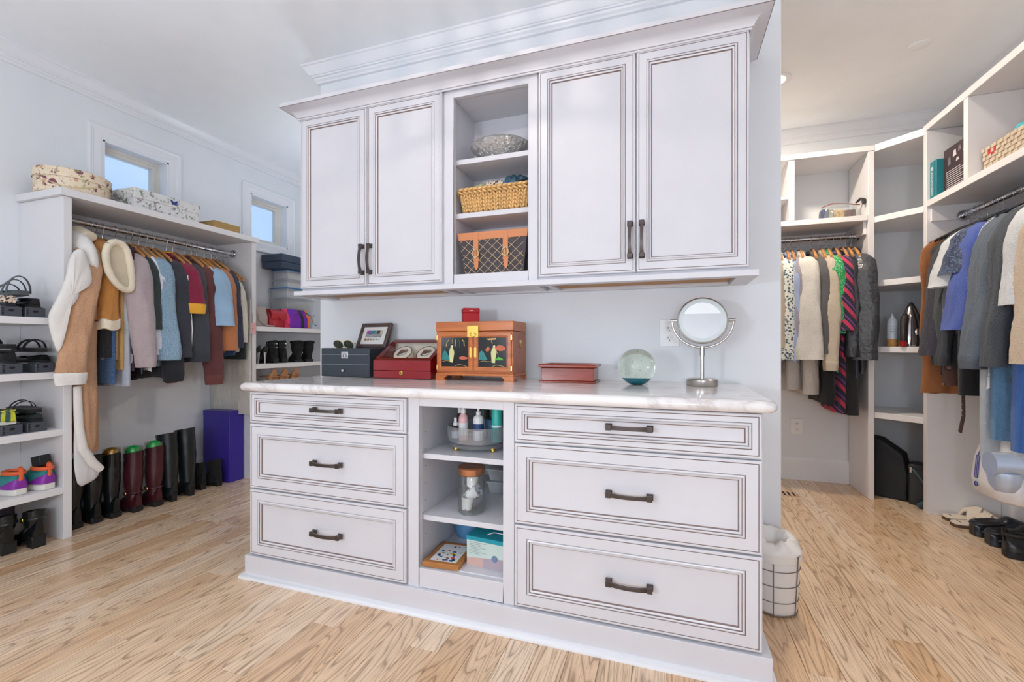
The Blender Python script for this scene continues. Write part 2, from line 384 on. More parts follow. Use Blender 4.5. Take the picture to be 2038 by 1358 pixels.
# shoe shelving, nearest the viewer on the left
u = thing('shoe_shelving', 'white built-in shoe shelves at the near left end', 'shelving', (XL, .9, 0))
for z in (.287, .605, .915, 1.205): MB().box(XL, XF, .32, 1.549, z-T, z).build('shelf', SHELF, u, bevel=.002, world=True)
MB().box(XL, XF, .28, .319, 0, 1.205).build('end_panel', SHELF, u, bevel=.002, world=True)
MB().box(XL, XL+.01, .32, 1.549, 0, 1.205).build('back_panel', SHELF, u, world=True)
# hanging section
u = thing('hanging_unit', 'white built-in hanging unit with chrome rail under the windows', 'closet unit', (XL, 2.16, 0))
MB().box(XL, XF, 1.55, 1.588, 0, 1.874).build('end_panel', SHELF, u, bevel=.002, world=True)
MB().box(XL, XF, 2.737, 2.775, 0, 1.874).build('partition', SHELF, u, bevel=.002, world=True)
MB().box(XL, XF+.016, 1.53, 2.79, 1.875, 1.915).build('top_shelf', SHELF, u, bevel=.002, world=True)
MB().box(XL, XL+.018, 1.589, 2.736, 1.79, 1.8745).build('cleat', SHELF, u, world=True)
rod(u, (-3.305, 1.589, 1.79), (-3.305, 2.736, 1.79))
# far shelves
u = thing('shelf_unit', 'white built-in shelves with bags and boots by the partition wall', 'shelving', (XL, 3.4, 0))
for z in (.287, .605, .905, 1.21): MB().box(XL, XF, 2.776, YB, z-T, z).build('shelf', SHELF, u, bevel=.002, world=True)
# back hanging unit, right of the partition wall
u = thing('back_hanging_unit', 'white built-in hanging unit with cubbies on the back wall', 'closet unit', (.7, YB, 0))
MB().box(1.303, 1.338, 3.76, YB-.017, 0, 2.394).build('end_panel', SHELF, u, bevel=.002, world=True)
MB().box(-.2, -.165, 3.76, YB-.017, 0, 2.394).build('end_panel', SHELF, u, bevel=.002, world=True)
MB().box(-.2, 1.338, 3.755, YB, 2.395, 2.432).build('top_shelf', SHELF, u, bevel=.002, world=True)
MB().box(-.164, 1.302, 3.76, YB, 1.92, 1.957).build('shelf', SHELF, u, bevel=.002, world=True)
MB().box(.824, .862, 3.762, YB, 1.958, 2.394).build('divider', SHELF, u, bevel=.002, world=True)
MB().box(.35, .823, 3.764, YB, 2.115, 2.133).build('cubby_shelf', SHELF, u, bevel=.002, world=True)
MB().box(.31, .349, 3.762, YB, 1.958, 2.394).build('divider', SHELF, u, bevel=.002, world=True)
MB().box(-.16, 1.30, YB-.018, YB, 1.83, 1.9195).build('cleat', SHELF, u, world=True)
MB().box(1.284, 1.302, 3.79, YB-.018, 1.83, 1.9195).build('cleat', SHELF, u, world=True)
rod(u, (-.164, 3.93, 1.85), (1.302, 3.93, 1.85))
# diagonal corner shelves
u = thing('corner_shelf_unit', 'white diagonal corner shelves between the two hanging units', 'shelving', (1.62, 3.8, 0))
poly = [(1.339, 3.757), (1.5295, 3.566), (1.5295, 3.577), (XR, 3.577), (XR, YB), (1.339, YB)]
for k, z in enumerate((.600, 1.050, 1.500, 1.940)):
    MB().loft([[(x, y, z-.04) for x, y in poly], [(x, y, z) for x, y in poly]]).build('shelf', SHELF, u, bevel=.002, world=True)
poly2 = [(1.339, 3.75), (1.530, 3.559), (1.536, 3.577), (XR, 3.577), (XR, YB), (1.339, YB)]
MB().loft([[(x, y, 2.385) for x, y in poly2], [(x, y, 2.432) for x, y in poly2]]).build('top_shelf', SHELF, u, bevel=.002, world=True)
# right hanging unit
u = thing('right_hanging_unit', 'white built-in hanging unit with cubbies on the right wall', 'closet unit', (XR, 2.9, 0))
MB().box(1.53, XR-.017, 3.538, 3.576, 0, 2.404).build('end_panel', SHELF, u, bevel=.002, world=True)
MB().box(1.53, XR-.017, 1.90, 1.938, 0, 2.404).build('end_panel', SHELF, u, bevel=.002, world=True)
MB().box(1.53, XR, 1.90, 3.576, 2.405, 2.445).build('top_shelf', SHELF, u, bevel=.002, world=True)
MB().box(1.53, XR, 1.939, 3.537, 1.923, 1.962).build('shelf', SHELF, u, bevel=.002, world=True)
MB().box(1.532, XR, 3.128, 3.166, 1.9625, 2.4045).build('divider', SHELF, u, bevel=.002, world=True)
MB().box(1.532, XR, 2.45, 2.488, 1.9625, 2.4045).build('divider', SHELF, u, bevel=.002, world=True)
MB().box(XR-.018, XR, 1.939, 3.537, 1.83, 1.9225).build('cleat', SHELF, u, world=True)
MB().box(1.55, XR-.018, 3.52, 3.5375, 1.83, 1.9225).build('cleat', SHELF, u, world=True)
rod(u, (1.70, 3.519, 1.85), (1.70, 1.939, 1.85))
# ================================================================ dresser and wall cabinets
def framed(mb, x0, x1, z0, z1, yf, fr, thick=.02):
    """panelled front facing -Y: bevelled edge, glaze lines, bead and recessed field"""
    st = [(0, thick, 0), (0, .003, 0), (.003, 0, 0), (.0085, 0, 0), (.0098, .0018, 1), (.0111, 0, 1), (fr, 0, 0), (fr+.0016, .0025, 1), (fr+.0032, -.0015, 0), (fr+.007, -.003, 0), (fr+.0095, -.0015, 0),
          (fr+.0110, .003, 1), (fr+.0130, .002, 0), (fr+.018, .0045, 0), (fr+.020, .0095, 1), (fr+.0215, .0098, 1)]
    def ring(i, d): return [(x0+i, yf+d, z0+i), (x1-i, yf+d, z0+i), (x1-i, yf+d, z1-i), (x0+i, yf+d, z1-i)]
    for a, b in zip(st[:-1], st[1:]): mb.loft([ring(a[0], a[1]), ring(b[0], b[1])], False, False, b[2])
    mb.add(ring(*st[0][:2]), [(0, 3, 2, 1)]); mb.add(ring(*st[-1][:2]), [(0, 1, 2, 3)])
    return mb
def handle_mesh(L=.152):
    mb = MB(); n = 12; rings = []
    for i in range(n+1):
        t = -1+2*i/n; x = t*(L/2-.012); y = -.020-.013*(1-t*t); h = .0065+.002*abs(t)**3; d = .0035
        rings.append([(x, y-d, -h), (x, y-d, h), (x, y+d, h), (x, y+d, -h)])
    mb.loft(rings)
    for s in (-1, 1):
        c = s*(L/2-.009)
        mb.loft([[(c-.011, 0, -.011), (c+.011, 0, -.011), (c+.011, 0, .011), (c-.011, 0, .011)], [(c-.011, -.004, -.011), (c+.011, -.004, -.011), (c+.011, -.004, .011), (c-.011, -.004, .011)],
                 [(c-.007, -.008, -.008), (c+.007, -.008, -.008), (c+.007, -.008, .008), (c-.007, -.008, .008)], [(c-.009, -.026, -.010), (c+.009, -.026, -.010), (c+.009, -.026, .010), (c-.009, -.026, .010)]])
    return mb
HPROTO = None
def handle(parent, x, y, z, vert=False):
    global HPROTO
    if HPROTO is None:
        o = handle_mesh().build('handle', PEWTER, parent, smooth=30, bevel=.001); HPROTO = o
    else:
        o = HPROTO.copy(); COL.objects.link(o); o.parent = parent
    q = WM[parent.name].inverted() @ Vector((x, y, z)); o.location = q
    if vert: o.rotation_euler = (0, PI/2, 0)
    return o
FY, DY = 1.60, 1.578
def drawer_unit(x0, x1, label):
    u = thing('drawer_cabinet', label, 'dresser', ((x0+x1)/2, 1.9, 0))
    MB().box(x0, x1, FY, IY0-.001, .10, .8495).build('body', CAB, u, bevel=.001, world=True)
    for z0, z1, fr in ((.706, .846, .028), (.409, .700, .046), (.107, .402, .046)):
        d = framed(MB(), x0+(.004 if x0 < -1 else .004), x1-.004, z0, z1, DY, fr).build('drawer_front', [CAB, GLAZE], u, smooth=20, world=True)
        handle(d, (x0+x1)/2+(.027 if x0 < -1 else .004), DY, (z0+z1)/2+(.006 if fr < .04 else 0))
    return u
drawer_unit(-1.812, -.985, 'left three-drawer cabinet of the white glazed dresser')
drawer_unit(-.536, .279, 'right three-drawer cabinet of the white glazed dresser')
u = thing('open_shelf_cabinet', 'open shelf cabinet in the middle of the white dresser', 'cabinet', (-.76, 1.9, 0))
a, b = -.9845, -.5365; n0, n1 = -.935, -.579
mb = MB(); mb.box(a, n0, FY-.012, FY+.012, .10, .8495); mb.box(n1, b, FY-.012, FY+.012, .10, .8495); mb.box(n0, n1, FY-.012, FY+.012, .818, .8495); mb.box(n0, n1, FY-.012, FY+.012, .10, .176)
mb.build('face_frame', CAB, u, bevel=.0015, world=True)
mb = MB(); mb.box(a, n0-.012, FY+.0125, IY0-.002, .10, .8495); mb.box(n1+.012, b, FY+.0125, IY0-.002, .10, .8495); mb.box(n0-.012, n1+.012, IY0-.012, IY0-.002, .10, .8495); mb.box(n0-.012, n1+.012, FY+.0125, IY0-.012, .83, .8495)
mb.build('sides', CAB, u, world=True)
for z in (.18, .375, .623): MB().box(n0-.0115, n1+.0115, FY+(.0125 if z < .2 else .022), IY0-.0125, z-.021, z).build('shelf', CAB, u, bevel=.0015, world=True)
for sx in (n0-.0118,):
    for k in range(7): MB().box(sx, sx+.0008, 1.66, 1.664, .28+k*.07, .284+k*.07).build('pin_hole', DARK, u, world=True)
# plinth with shoe moulding
p = struct(MB().box(-1.832, .303, 1.572, IY0-.001, 0, .0995).build('trim_3', CAB, bevel=.002), 'plinth of the dresser')
SHOE = [(0,0),(.019,0),(.019,.006),(.015,.015),(.008,.020),(0,.022)]
sweep(MB(), [(-1.832, IY0), (-1.832, 1.572), (.303, 1.572), (.303, IY0)], SHOE, .0).build('shoe_moulding', TRIM, p, smooth=60)
# marble worktop with full bullnose
def rrect(x0, x1, y0, y1, r, z, n=6):
    pts = []
    for cx, cy, a0 in ((x1-r, y1-.0005, 0), (x0+r, y1-.0005, PI/2)):
        pts.append((x1 if a0 == 0 else x0, y1, z))
    for cx, cy, a0 in ((x0+r, y0+r, PI), (x1-r, y0+r, 1.5*PI)):
        for k in range(n+1):
            t = a0+PI/2*k/n; pts.append((cx+r*math.cos(t), cy+r*math.sin(t), z))
    return pts
mb = MB(); rings = []; zc, hh = .870, .0195
for k in range(9):
    t = -PI/2+PI*k/8; ins = .0195*(1-math.cos(t)); z = zc+hh*math.sin(t)
    r = rrect(-1.848+ins, .315-ins, 1.548+ins, IY0-.0015, .024, z); rings.append(r)
mb.loft(rings); tag(mb.build('worktop', MARBLE, smooth=40), 'white veined marble worktop with a rounded edge on the dresser', 'countertop')
# ---- wall cabinets
UY = 1.975; DU = 1.955
UZ0, UZ1 = 1.350, 2.284
def wall_cab(x0, x1, d, label):
    u = thing('wall_cabinet', label, 'cabinet', ((x0+x1)/2, 2.1, UZ0))
    MB().box(x0, x1, UY, IY0-.001, UZ0, UZ1).build('body', CAB, u, bevel=.001, world=True)
    for k, (a, b) in enumerate(d):
        dr = framed(MB(), a, b, 1.363, 2.277, DU, .040).build('door', [CAB, GLAZE], u, smooth=20, world=True)
        handle(dr, (b-.022 if k == 0 else a+.022), DU, 1.497, True)
wall_cab(-1.884, -1.02, [(-1.879, -1.4565), (-1.4525, -1.027)], 'left two-door wall cabinet above the jewellery boxes')
wall_cab(-.553, .300, [(-.546, -.1285), (-.1245, .296)], 'right two-door wall cabinet above the vanity mirror')
u = thing('open_wall_shelf', 'open shelf niche between the two wall cabinets', 'shelving', (-.785, 2.1, UZ0))
a, b = -1.0195, -.5535; n0, n1 = -.971, -.598; F0, F1 = UY-.006, UY+.016
mb = MB(); mb.box(a, n0, F0, F1, UZ0, UZ1); mb.box(n1, b, F0, F1, UZ0, UZ1); mb.box(n0, n1, F0, F1, 2.243, UZ1); mb.box(n0, n1, F0, F1, UZ0, 1.397)
mb.build('face_frame', CAB, u, bevel=.0015, world=True)
mb = MB(); e = .010; mb.box(a, n0-e, F1+.0005, IY0-.002, UZ0, UZ1); mb.box(n1+e, b, F1+.0005, IY0-.002, UZ0, UZ1); mb.box(n0-e, n1+e, IY0-.010, IY0-.002, UZ0, UZ1); mb.box(n0-e, n1+e, F1+.0005, IY0-.01, 2.25, UZ1); mb.box(n0-e, n1+e, F1+.0005, IY0-.01, UZ0, 1.392)
mb.build('sides', CAB, u, world=True)
for z in (1.697, 1.958): MB().box(n0-e+.0003, n1+e-.0003, UY+.03, IY0-.0105, z-.024, z).build('shelf', CAB, u, bevel=.0015, world=True)
# light rail under the wall cabinets, with raw wood cabinet bottoms
RAWW = wood('raw_maple', (196, 142, 70), (170, 116, 52), .5)
mb = MB(); mb.box(-1.913, .328, 1.942, 1.992, 1.326, 1.3495); mb.box(-1.913, -1.84, 1.992, IY0-.001, 1.326, 1.3495); mb.box(.255, .328, 1.992, IY0-.001, 1.326, 1.3495); mb.box(-1.84, .255, IY0-.03, IY0-.001, 1.326, 1.3495)
for x in (-1.055, -.985, -.585, -.518): mb.box(x-.014, x+.014, 1.992, IY0-.03, 1.330, 1.3495)
o = struct(mb.build('trim_4', CAB, bevel=.0015), 'light rail under the wall cabinets')
MB().box(-1.84, -1.07, 1.992, IY0-.03, 1.342, 1.3493).build('bottom_panel', RAWW, o); MB().box(-.50, .255, 1.992, IY0-.03, 1.342, 1.3493).build('bottom_panel', RAWW, o)
MB().box(-.97, -.60, 1.992, IY0-.03, 1.336, 1.3493).build('bottom_panel', CAB, o)
# cove crown on the wall cabinets
COVE = [(0, 0), (.006, 0), (.006, .008), (.010, .010), (.014, .018), (.022, .028), (.036, .038), (.052, .044), (.062, .046), (.064, .047), (.070, .049), (.070, .070), (0, .072)]
o = struct(sweep(MB(), [(-1.884, IY0), (-1.884, DU), (.300, DU), (.300, IY0)], COVE, 2.272).build('trim_5', CAB, smooth=30), 'cove crown of the wall cabinets')
MB().box(-1.883, .299, DU+.001, IY0-.001, 2.2842, 2.343).build('crown_filler', CAB, o)
gl = [(.0012, .0485), (.0712, .0485), (.0712, .0500), (.0012, .0500)]
sweep(MB(), [(-1.884, IY0), (-1.884, DU), (.300, DU), (.300, IY0)], gl, 2.272).build('glaze_line', GLAZE, o)
gl = [(.0002, .0078), (.0075, .0078), (.0075, .0092), (.0002, .0092)]
sweep(MB(), [(-1.884, IY0), (-1.884, DU), (.300, DU), (.300, IY0)], gl, 2.272).build('glaze_line', GLAZE, o)
# ================================================================ clothes
from mathutils import noise as NZ
def wr(x, y, z, seed, a=1.0):
    """cloth wrinkle height: long vertical folds plus small creases"""
    return a*(1.2*NZ.noise(Vector((x*15+seed, y*15, z*1.3)))+.6*NZ.noise(Vector((x*34+z*4, y*34+seed, z*3+seed)))+.22*(1-2*abs(NZ.noise(Vector((x*30+z*16, y*30-seed, z*12))))))
def cloth(name, rgb, rough=.85, pat=None, c2=None, c3=None, sc=1.0, bump=.25, bscale=220, amt=.10):
    if name in MATS: return MATS[name]
    c = srgb(*rgb); m = newmat(name, c, rough, Sheen_Weight=.15); t = NT(m); v = t.coord('Object')
    n = t.noise(v, 5, 4); dark = tuple(q*(1-amt) for q in c[:3])+(1,); lite = tuple(min(1, q*(1+amt)) for q in c[:3])+(1,)
    col = t.ramp(n.outputs[0], [(.3, dark), (.7, lite)])
    if pat == 'denim':
        w = t.noise(t.coord('Object', (1, 1, .3)), 420, 2); col = t.mix(t.ramp(w.outputs[0], [(.42, (0,0,0,1)), (.62, (1,1,1,1))]), col, srgb(*c2))
    elif pat == 'floral':
        vo = t.new('ShaderNodeTexVoronoi'); vo.inputs['Scale'].default_value = 26*sc; t.link(v, vo.inputs['Vector'])
        w2 = t.noise(v, 70*sc, 3, .6, 1.5); d = t.math('ADD', vo.outputs['Distance'], t.math('MULTIPLY', w2.outputs[0], .45))
        col = t.mix(t.ramp(d, [(.60, (1,1,1,1)), (.68, (0,0,0,1))]), col, srgb(*c2))
        d3 = t.math('ADD', vo.outputs['Distance'], t.math('MULTIPLY', t.noise(v, 40*sc, 2).outputs[0], .3)); col = t.mix(t.ramp(d3, [(.36, (1,1,1,1)), (.42, (0,0,0,1))]), col, srgb(*c3))
    elif pat == 'stripe':
        s2 = t.coord('Object', (0, 14*sc, 10*sc), rot=(0, 0, 0)); sep = t.new('ShaderNodeSeparateXYZ'); t.link(s2, sep.inputs[0])
        fr = t.math('FRACT', t.math('ADD', sep.outputs[1], sep.outputs[2]))
        col = t.mix(t.ramp(fr, [(0, (1,1,1,1)), (.30, (1,1,1,1)), (.34, (0,0,0,1)), (1, (0,0,0,1))]), col, srgb(*c2))
        if c3: col = t.mix(t.ramp(fr, [(.50, (0,0,0,1)), (.52, (1,1,1,1)), (.64, (1,1,1,1)), (.66, (0,0,0,1))]), col, srgb(*c3))
    elif pat == 'vstripe':
        sep = t.new('ShaderNodeSeparateXYZ'); t.link(v, sep.inputs[0]); fr = t.math('FRACT', t.math('MULTIPLY', t.math('ADD', sep.outputs[0], sep.outputs[1]), 60*sc))
        col = t.mix(t.ramp(fr, [(.44, (1,1,1,1)), (.5, (0,0,0,1))]), col, srgb(*c2))
    elif pat == 'print':
        w = t.noise(v, 22*sc, 1, .4, 2.2); e = t.math('ABSOLUTE', t.math('SUBTRACT', w.outputs[0], .5)); col = t.mix(t.ramp(e, [(0, (1,1,1,1)), (.018, (1,1,1,1)), (.03, (0,0,0,1))]), col, srgb(*c2))
    elif pat == 'cord':
        sep = t.new('ShaderNodeSeparateXYZ'); t.link(v, sep.inputs[0]); fr = t.math('FRACT', t.math('MULTIPLY', t.math('ADD', sep.outputs[0], sep.outputs[1]), 130)); col = t.mix(t.math('MULTIPLY', fr, .45), col, srgb(*c2))
    t.link(col, t.b.inputs['Base Color'])
    h = t.math('ADD', t.noise(v, bscale, 2).outputs[0], t.math('MULTIPLY', t.noise(t.coord('Object', (1.6, 1.6, .5)), 9, 2).outputs[0], 3.5))
    t.bump(h, min(1, bump*2.2), .014); MATS[name] = m; return m
SHERPA = M_('sherpa_fleece', (232, 228, 222), .95, noise=.06, bump=1.0, bscale=110)
CREAMF = M_('cream_fleece', (232, 220, 196), .95, noise=.08, bump=1.0, bscale=110)
def pl(prof, z):
    for (z0, a), (z1, b) in zip(prof[:-1], prof[1:]):
        if z1 <= z <= z0:
            t = (z0-z)/(z0-z1); t = t*t*(3-2*t); return a+(b-a)*t
    return prof[-1][1]
def body_mesh(L, sw, th, flare, fold, nf, seed, neck=.06, drop=.115, n=56, skew=0.0, tail=0.0, cx=.012):
    r = random.Random(seed); p1, p2, p3 = (r.uniform(0, 6.28) for _ in range(3))
    zs = [0, -.012, -.03, -.05, -.075, -.095, -drop, -.15]; m = 26
    zs += [-.15-(L-.15)*(i+1)/m for i in range(m)]
    pa = [(0, neck*.9), (-drop*.28, neck+(sw-neck)*.42), (-drop*.62, neck+(sw-neck)*.78), (-drop, sw*.97), (-.2, sw), (-.36, sw*.95), (-L, sw*.95*flare)]
    pb = [(0, .028), (-.05, th*.75), (-.14, th), (-.4, th*1.05), (-L, th*1.15)]
    rings = []
    def ring(z, k=1.0, dz=0):
        a, b = pl(pa, z)*k, pl(pb, z)*k; t = max(0, min(1, (-z-.14)/max(.05, L-.14))); out = []
        for j in range(n):
            q = 2*PI*j/n; c, s = math.cos(q), math.sin(q); x = a*math.copysign(abs(c)**.75, c); y = b*math.copysign(abs(s)**.85, s)
            w = x/max(a, .01)
            y += fold*(.25+t)*(math.sin(nf*w+p1)+.55*math.sin(2.1*nf*w+p2))*(0 if z > -.1 else 1)
            k2 = wr(x, y, z, seed*.37, .013*(.45+t) if z < -.1 else .003); x += k2*c+t*(.010*math.sin(9*z+p3))+skew*t+cx; y += k2*s
            out.append((x, y, z+dz+.016*t*t*NZ.noise(Vector((x*7+seed, s*2, 3.3)))))
        return out
    for z in zs: rings.append(ring(z))
    rings.append(ring(-L, .93, .006)); rings.append(ring(-L, .90, .05))
    return MB().loft(rings)
def sleeve_rings(sw, drop, L, r0, r1, out, fwd, phi, seed, n=24, m=32, flat=.5, side=1, ext=0.0):
    r = random.Random(seed); ph, ph2 = r.uniform(0, 6.28), r.uniform(0, 6.28); rings = []
    for i in range(m+1):
        t = i/m; e = t*L
        cx = (sw-.040)+.050*min(1, (t/.18))**.6+out*t**1.2 if side > 0 else sw-.055
        cz = -drop*.78-e; cy = fwd*t
        rad = r0+(r1-r0)*t; rad *= 1+.05*math.sin(7*t+ph)
        if i == 0: rad *= .75; cz += .012
        ry, rx = rad, rad*flat*(1+.12*math.sin(11*t+ph2)); rx = max(rx, .012)
        ring = []
        for j in range(n):
            q = 2*PI*j/n; a, b = math.cos(q)*rx, math.sin(q)*ry
            k2 = wr(a*1.5, b*1.5, e*1.6, seed*.61, .011*(.4+.6*min(1, t*3))); a += k2*math.cos(q); b += k2*math.sin(q)
            x = cx+a*math.cos(phi)+b*math.sin(phi); y = cy-a*math.sin(phi)+b*math.cos(phi)
            ring.append((side*x, y, cz+.02*math.cos(q)*(1-t)+ext*t*math.cos(q)))
        rings.append(ring)
    return rings
RODS = {'L': (lambda p: (-3.305, p, 1.79), 0.0), 'R': (lambda p: (1.70, p, 1.85), PI), 'B': (lambda p: (p, 3.93, 1.85), -PI/2)}
HANG = {}
def hanger(kind, rodk, pos, label, tilt=0.0, group='clothes hangers', dz=0.0):
    """wooden or wire hanger; origin at the rail axis"""
    loc, rz = RODS[rodk][0](pos), RODS[rodk][1]
    if kind not in HANG:
        t = thing('coat_hanger', label, 'hanger', loc, rz, group)
        if kind == 'wood':
            rings = []
            for i in range(17):
                s = -1+i/8; x = .012+.19*s; z = -.075-.012-.085*abs(s)**1.35; hh = .017-.006*abs(s); d = .0065+.004*abs(s); y = -.018*abs(s)**2
                rings.append([(x, y+d*math.cos(2*PI*k/8), z+hh*math.sin(2*PI*k/8)) for k in range(8)])
            MB().loft(rings).build('arms', HANGW, t)
        elif kind == 'black':
            rings = []
            for i in range(17):
                s = -1+i/8; x = .012+.185*s; z = -.085-.085*abs(s)**1.2
                rings.append([(x, .006*math.cos(2*PI*k/8), z+.009*math.sin(2*PI*k/8)) for k in range(8)])
            MB().loft(rings).build('arms', RUBBER, t)
        else:
            MB().tube([(-.2, 0, -.17), (-.05, 0, -.085), (0, 0, -.07), (.05, 0, -.085), (.2, 0, -.17), (.2, 0, -.178), (-.2, 0, -.178), (-.2, 0, -.17)], .0028, 6).build('arms', CHROME, t)
        pts = [(0, 0, -.08), (0, 0, -.045), (.010, 0, -.032)]+[(.0195*math.cos(a), 0, .0195*math.sin(a)) for a in [(-40+25*k)*PI/180 for k in range(10)]]
        MB().tube(pts, .0021, 6).build('hook', CHROME, t)
        HANG[kind] = t
    else:
        t = copy_tree(HANG[kind]); t['label'] = label; t['group'] = group
    t.location = (loc[0], loc[1], loc[2]+dz); t.rotation_euler = (0, tilt, rz)
    return t
GN = [0]
def garment(name, short, cat, rodk, pos, mat, L=.78, sl=.56, sw=.200, th=.026, r0=.062, r1=.048, out=.05, phi=.42, cuff=None, hem=None, collar=1, flare=1.0,
            fold=.006, nf=4, hang='wood', sleeves=2, yaw=0.0, label=None, drop=.115, dz=-.102, fwd=0.0, flat=.5, skew=0.0, tail=0.0, smat=None):
    GN[0] += 1; seed = GN[0]*13
    where = {'L': 'left rail', 'R': 'right rail', 'B': 'back rail'}[rodk]
    loc, rz = RODS[rodk][0](pos), RODS[rodk][1]
    if hang: hanger(hang, rodk, pos, '%s hanger holding the %s on the %s' % ({'wood': 'wooden', 'black': 'black plastic', 'wire': 'wire'}[hang], short, where), group='hangers on the '+where)
    g = thing(name, label or '%s hanging on the %s' % (short, where), cat, (loc[0], loc[1], loc[2]+dz), rz+yaw, 'clothes on the '+where)
    b = body_mesh(L, sw, th, flare, fold, nf, seed, drop=drop, skew=skew, tail=tail).build('body', mat, g, smooth=80)
    if sleeves:
        for sd in ((1, -1) if sleeves == 2 else (1,)):
            rg = sleeve_rings(sw, drop, sl, r0, r1, out, fwd, phi, seed+sd, side=sd, flat=flat)
            rg2 = rg+[[tuple(sum(p[k] for p in rg[-1])/len(rg[-1])*.15+q[k]*.85+(.012 if k == 2 else 0) for k in range(3)) for q in rg[-1]]]
            s = MB().loft(rg2).build('sleeve', smat or mat, g, smooth=80)
            if cuff:
                c0, c1 = rg[-2], rg[-1]; m = len(c1); cen = [sum(p[k] for p in c1)/m for k in range(3)]
                def sc(p, f, dz_): return tuple(cen[k]+(p[k]-cen[k])*f+(dz_ if k == 2 else 0) for k in range(3))
                MB().loft([[sc(p, .92, .012) for p in c1], [sc(p, 1.04, .008) for p in c1], [sc(p, 1.02, -.02) for p in c1], [sc(p, .93, -.055) for p in c1], [sc(p, .80, -.056) for p in c1]]).build('cuff', cuff, s, smooth=60)
    if hem:
        rr = random.Random(seed); bm_ = body_mesh(L, sw, th, flare, fold, nf, seed, drop=drop, skew=skew).v
        n = 56; k1 = (8+26-1)*n
        lo = bm_[k1:k1+n]; f = lambda p, s, dz_: (p[0]*s, p[1]*s+0*p[1], p[2]+dz_)
        MB().loft([[f(p, 1.0, .012) for p in lo], [f(p, 1.045, .008) for p in lo], [f(p, 1.02, -.045) for p in lo], [f(p, .92, -.046) for p in lo]]).build('hem_band', hem, g, smooth=60)
    if collar:
        cm = mat if collar == 1 else collar
        MB().torus((0, 0, -.006), .062, .014, 24, 8, sx=1.0, sy=.62).xf(Matrix.Rotation(.0, 4, 'X')).build('collar', cm, g)
    return g
def slab(name, short, cat, rodk, pos, mat, top, bot, w=.17, th=.02, hang=None, fold=.004, cx=0.0, seed=1, label=None, flare=1.0, nf=7):
    """folded trousers, skirt or scarf hanging flat"""
    loc, rz = RODS[rodk][0](pos), RODS[rodk][1]; where = {'L': 'left rail', 'R': 'right rail', 'B': 'back rail'}[rodk]
    if hang: hanger(hang, rodk, pos, '%s hanger holding the %s on the %s' % ({'wood': 'wooden', 'black': 'black plastic', 'wire': 'wire'}[hang], short, where), group='hangers on the '+where)
    g = thing(name, label or '%s hanging on the %s' % (short, where), cat, (loc[0], loc[1], loc[2]), rz, 'clothes on the '+where)
    r = random.Random(seed); p1, p2 = r.uniform(0, 6), r.uniform(0, 6); rings = []; n = 30; m = 10; dz = loc[2]
    for i in range(m+1):
        t = i/m; z = top+(bot-top)*t-dz; k = (.35 if i == 0 else 1); a = w*(1+(flare-1)*t); b = th*k
        ring = []
        for j in range(n):
            q = 2*PI*j/n; c, s = math.cos(q), math.sin(q); x = a*math.copysign(abs(c)**.5, c); y = b*math.copysign(abs(s)**.6, s)
            y += fold*(.3+t)*(math.sin(nf*x/a+p1)+.5*math.sin(2.4*nf*x/a+p2)); k2 = wr(x, y, z, seed*.7, .011*(.3+t)); ring.append((cx+x+.01, y+k2*s, z))
        rings.append(ring)
    MB().loft(rings).build('fabric', mat, g, smooth=70)
    return g
# ---------------------------------------------------------------- left rail
TAN = cloth('tan_wool', (206, 160, 124)); CARAMEL = cloth('caramel_suede', (196, 132, 62), .7)
g = garment('winter_coat', 'long tan coat with white fleece lining', 'coat', 'L', 1.672, TAN, L=1.24, sl=.70, sw=.20, th=.058, r0=.060, r1=.060, out=.050, phi=.10, cuff=SHERPA, collar=0, nf=3, fold=.012, flat=.42, dz=-.10, fwd=-.125, sleeves=1)
rings = []
for i, (z, a, b) in enumerate(((.030, .06, .03), (.020, .10, .046), (-.02, .16, .056), (-.07, .205, .060), (-.12, .228, .062), (-.17, .238, .060), (-.20, .236, .052), (-.205, .20, .04))):
    rings.append([(.015+a*math.copysign(abs(math.cos(q))**.8, math.cos(q)), b*math.sin(q)-.006, z+(.02*math.cos(q*3+.5) if i > 4 else 0)) for q in [2*PI*j/28 for j in range(28)]])
MB().loft(rings).build('fleece_collar', SHERPA, g, smooth=80)
def sheet(pts, x0, th, dx=None):
    mbx = MB(); n = len(pts); f = dx or (lambda y, z: 0)
    cy, cz = sum(p[0] for p in pts)/n, sum(p[1] for p in pts)/n; R_ = []
    for k, sc_ in ((0, .93), (.25, 1.0), (.5, 1.0), (.75, .95), (.92, .84), (1.05, .62), (1.12, .35), (1.14, .12)): R_.append([(x0+th*k+f(y, z)+.004*NZ.noise(Vector((y*28, z*28, k))), cy+(y-cy)*sc_, cz+(z-cz)*sc_) for y, z in pts])
    return mbx.loft(R_)
def smooth_poly(pts, it=2):
    for _ in range(it):
        q = []
        for i in range(len(pts)):
            a, b = pts[i], pts[(i+1) % len(pts)]; q += [(a[0]*.75+b[0]*.25, a[1]*.75+b[1]*.25), (a[0]*.25+b[0]*.75, a[1]*.25+b[1]*.75)]
        pts = q
    return pts
lap = smooth_poly([(1.571, 1.58), (1.62, 1.60), (1.66, 1.40), (1.612, 1.395), (1.58, 1.40), (1.592, 1.335), (1.57, 1.285), (1.523, 1.235), (1.534, 1.18), (1.506, 1.0), (1.481, 1.07), (1.455, 1.206), (1.485, 1.274), (1.535, 1.413), (1.548, 1.52)])
sheet(lap, -3.072, .034).build('fleece_lapel', SHERPA, g, smooth=70, world=True)
hm = smooth_poly([(1.590, .62), (1.604, .556), (1.625, .489), (1.672, .408), (1.706, .365), (1.712, .310), (1.672, .282), (1.596, .262)])
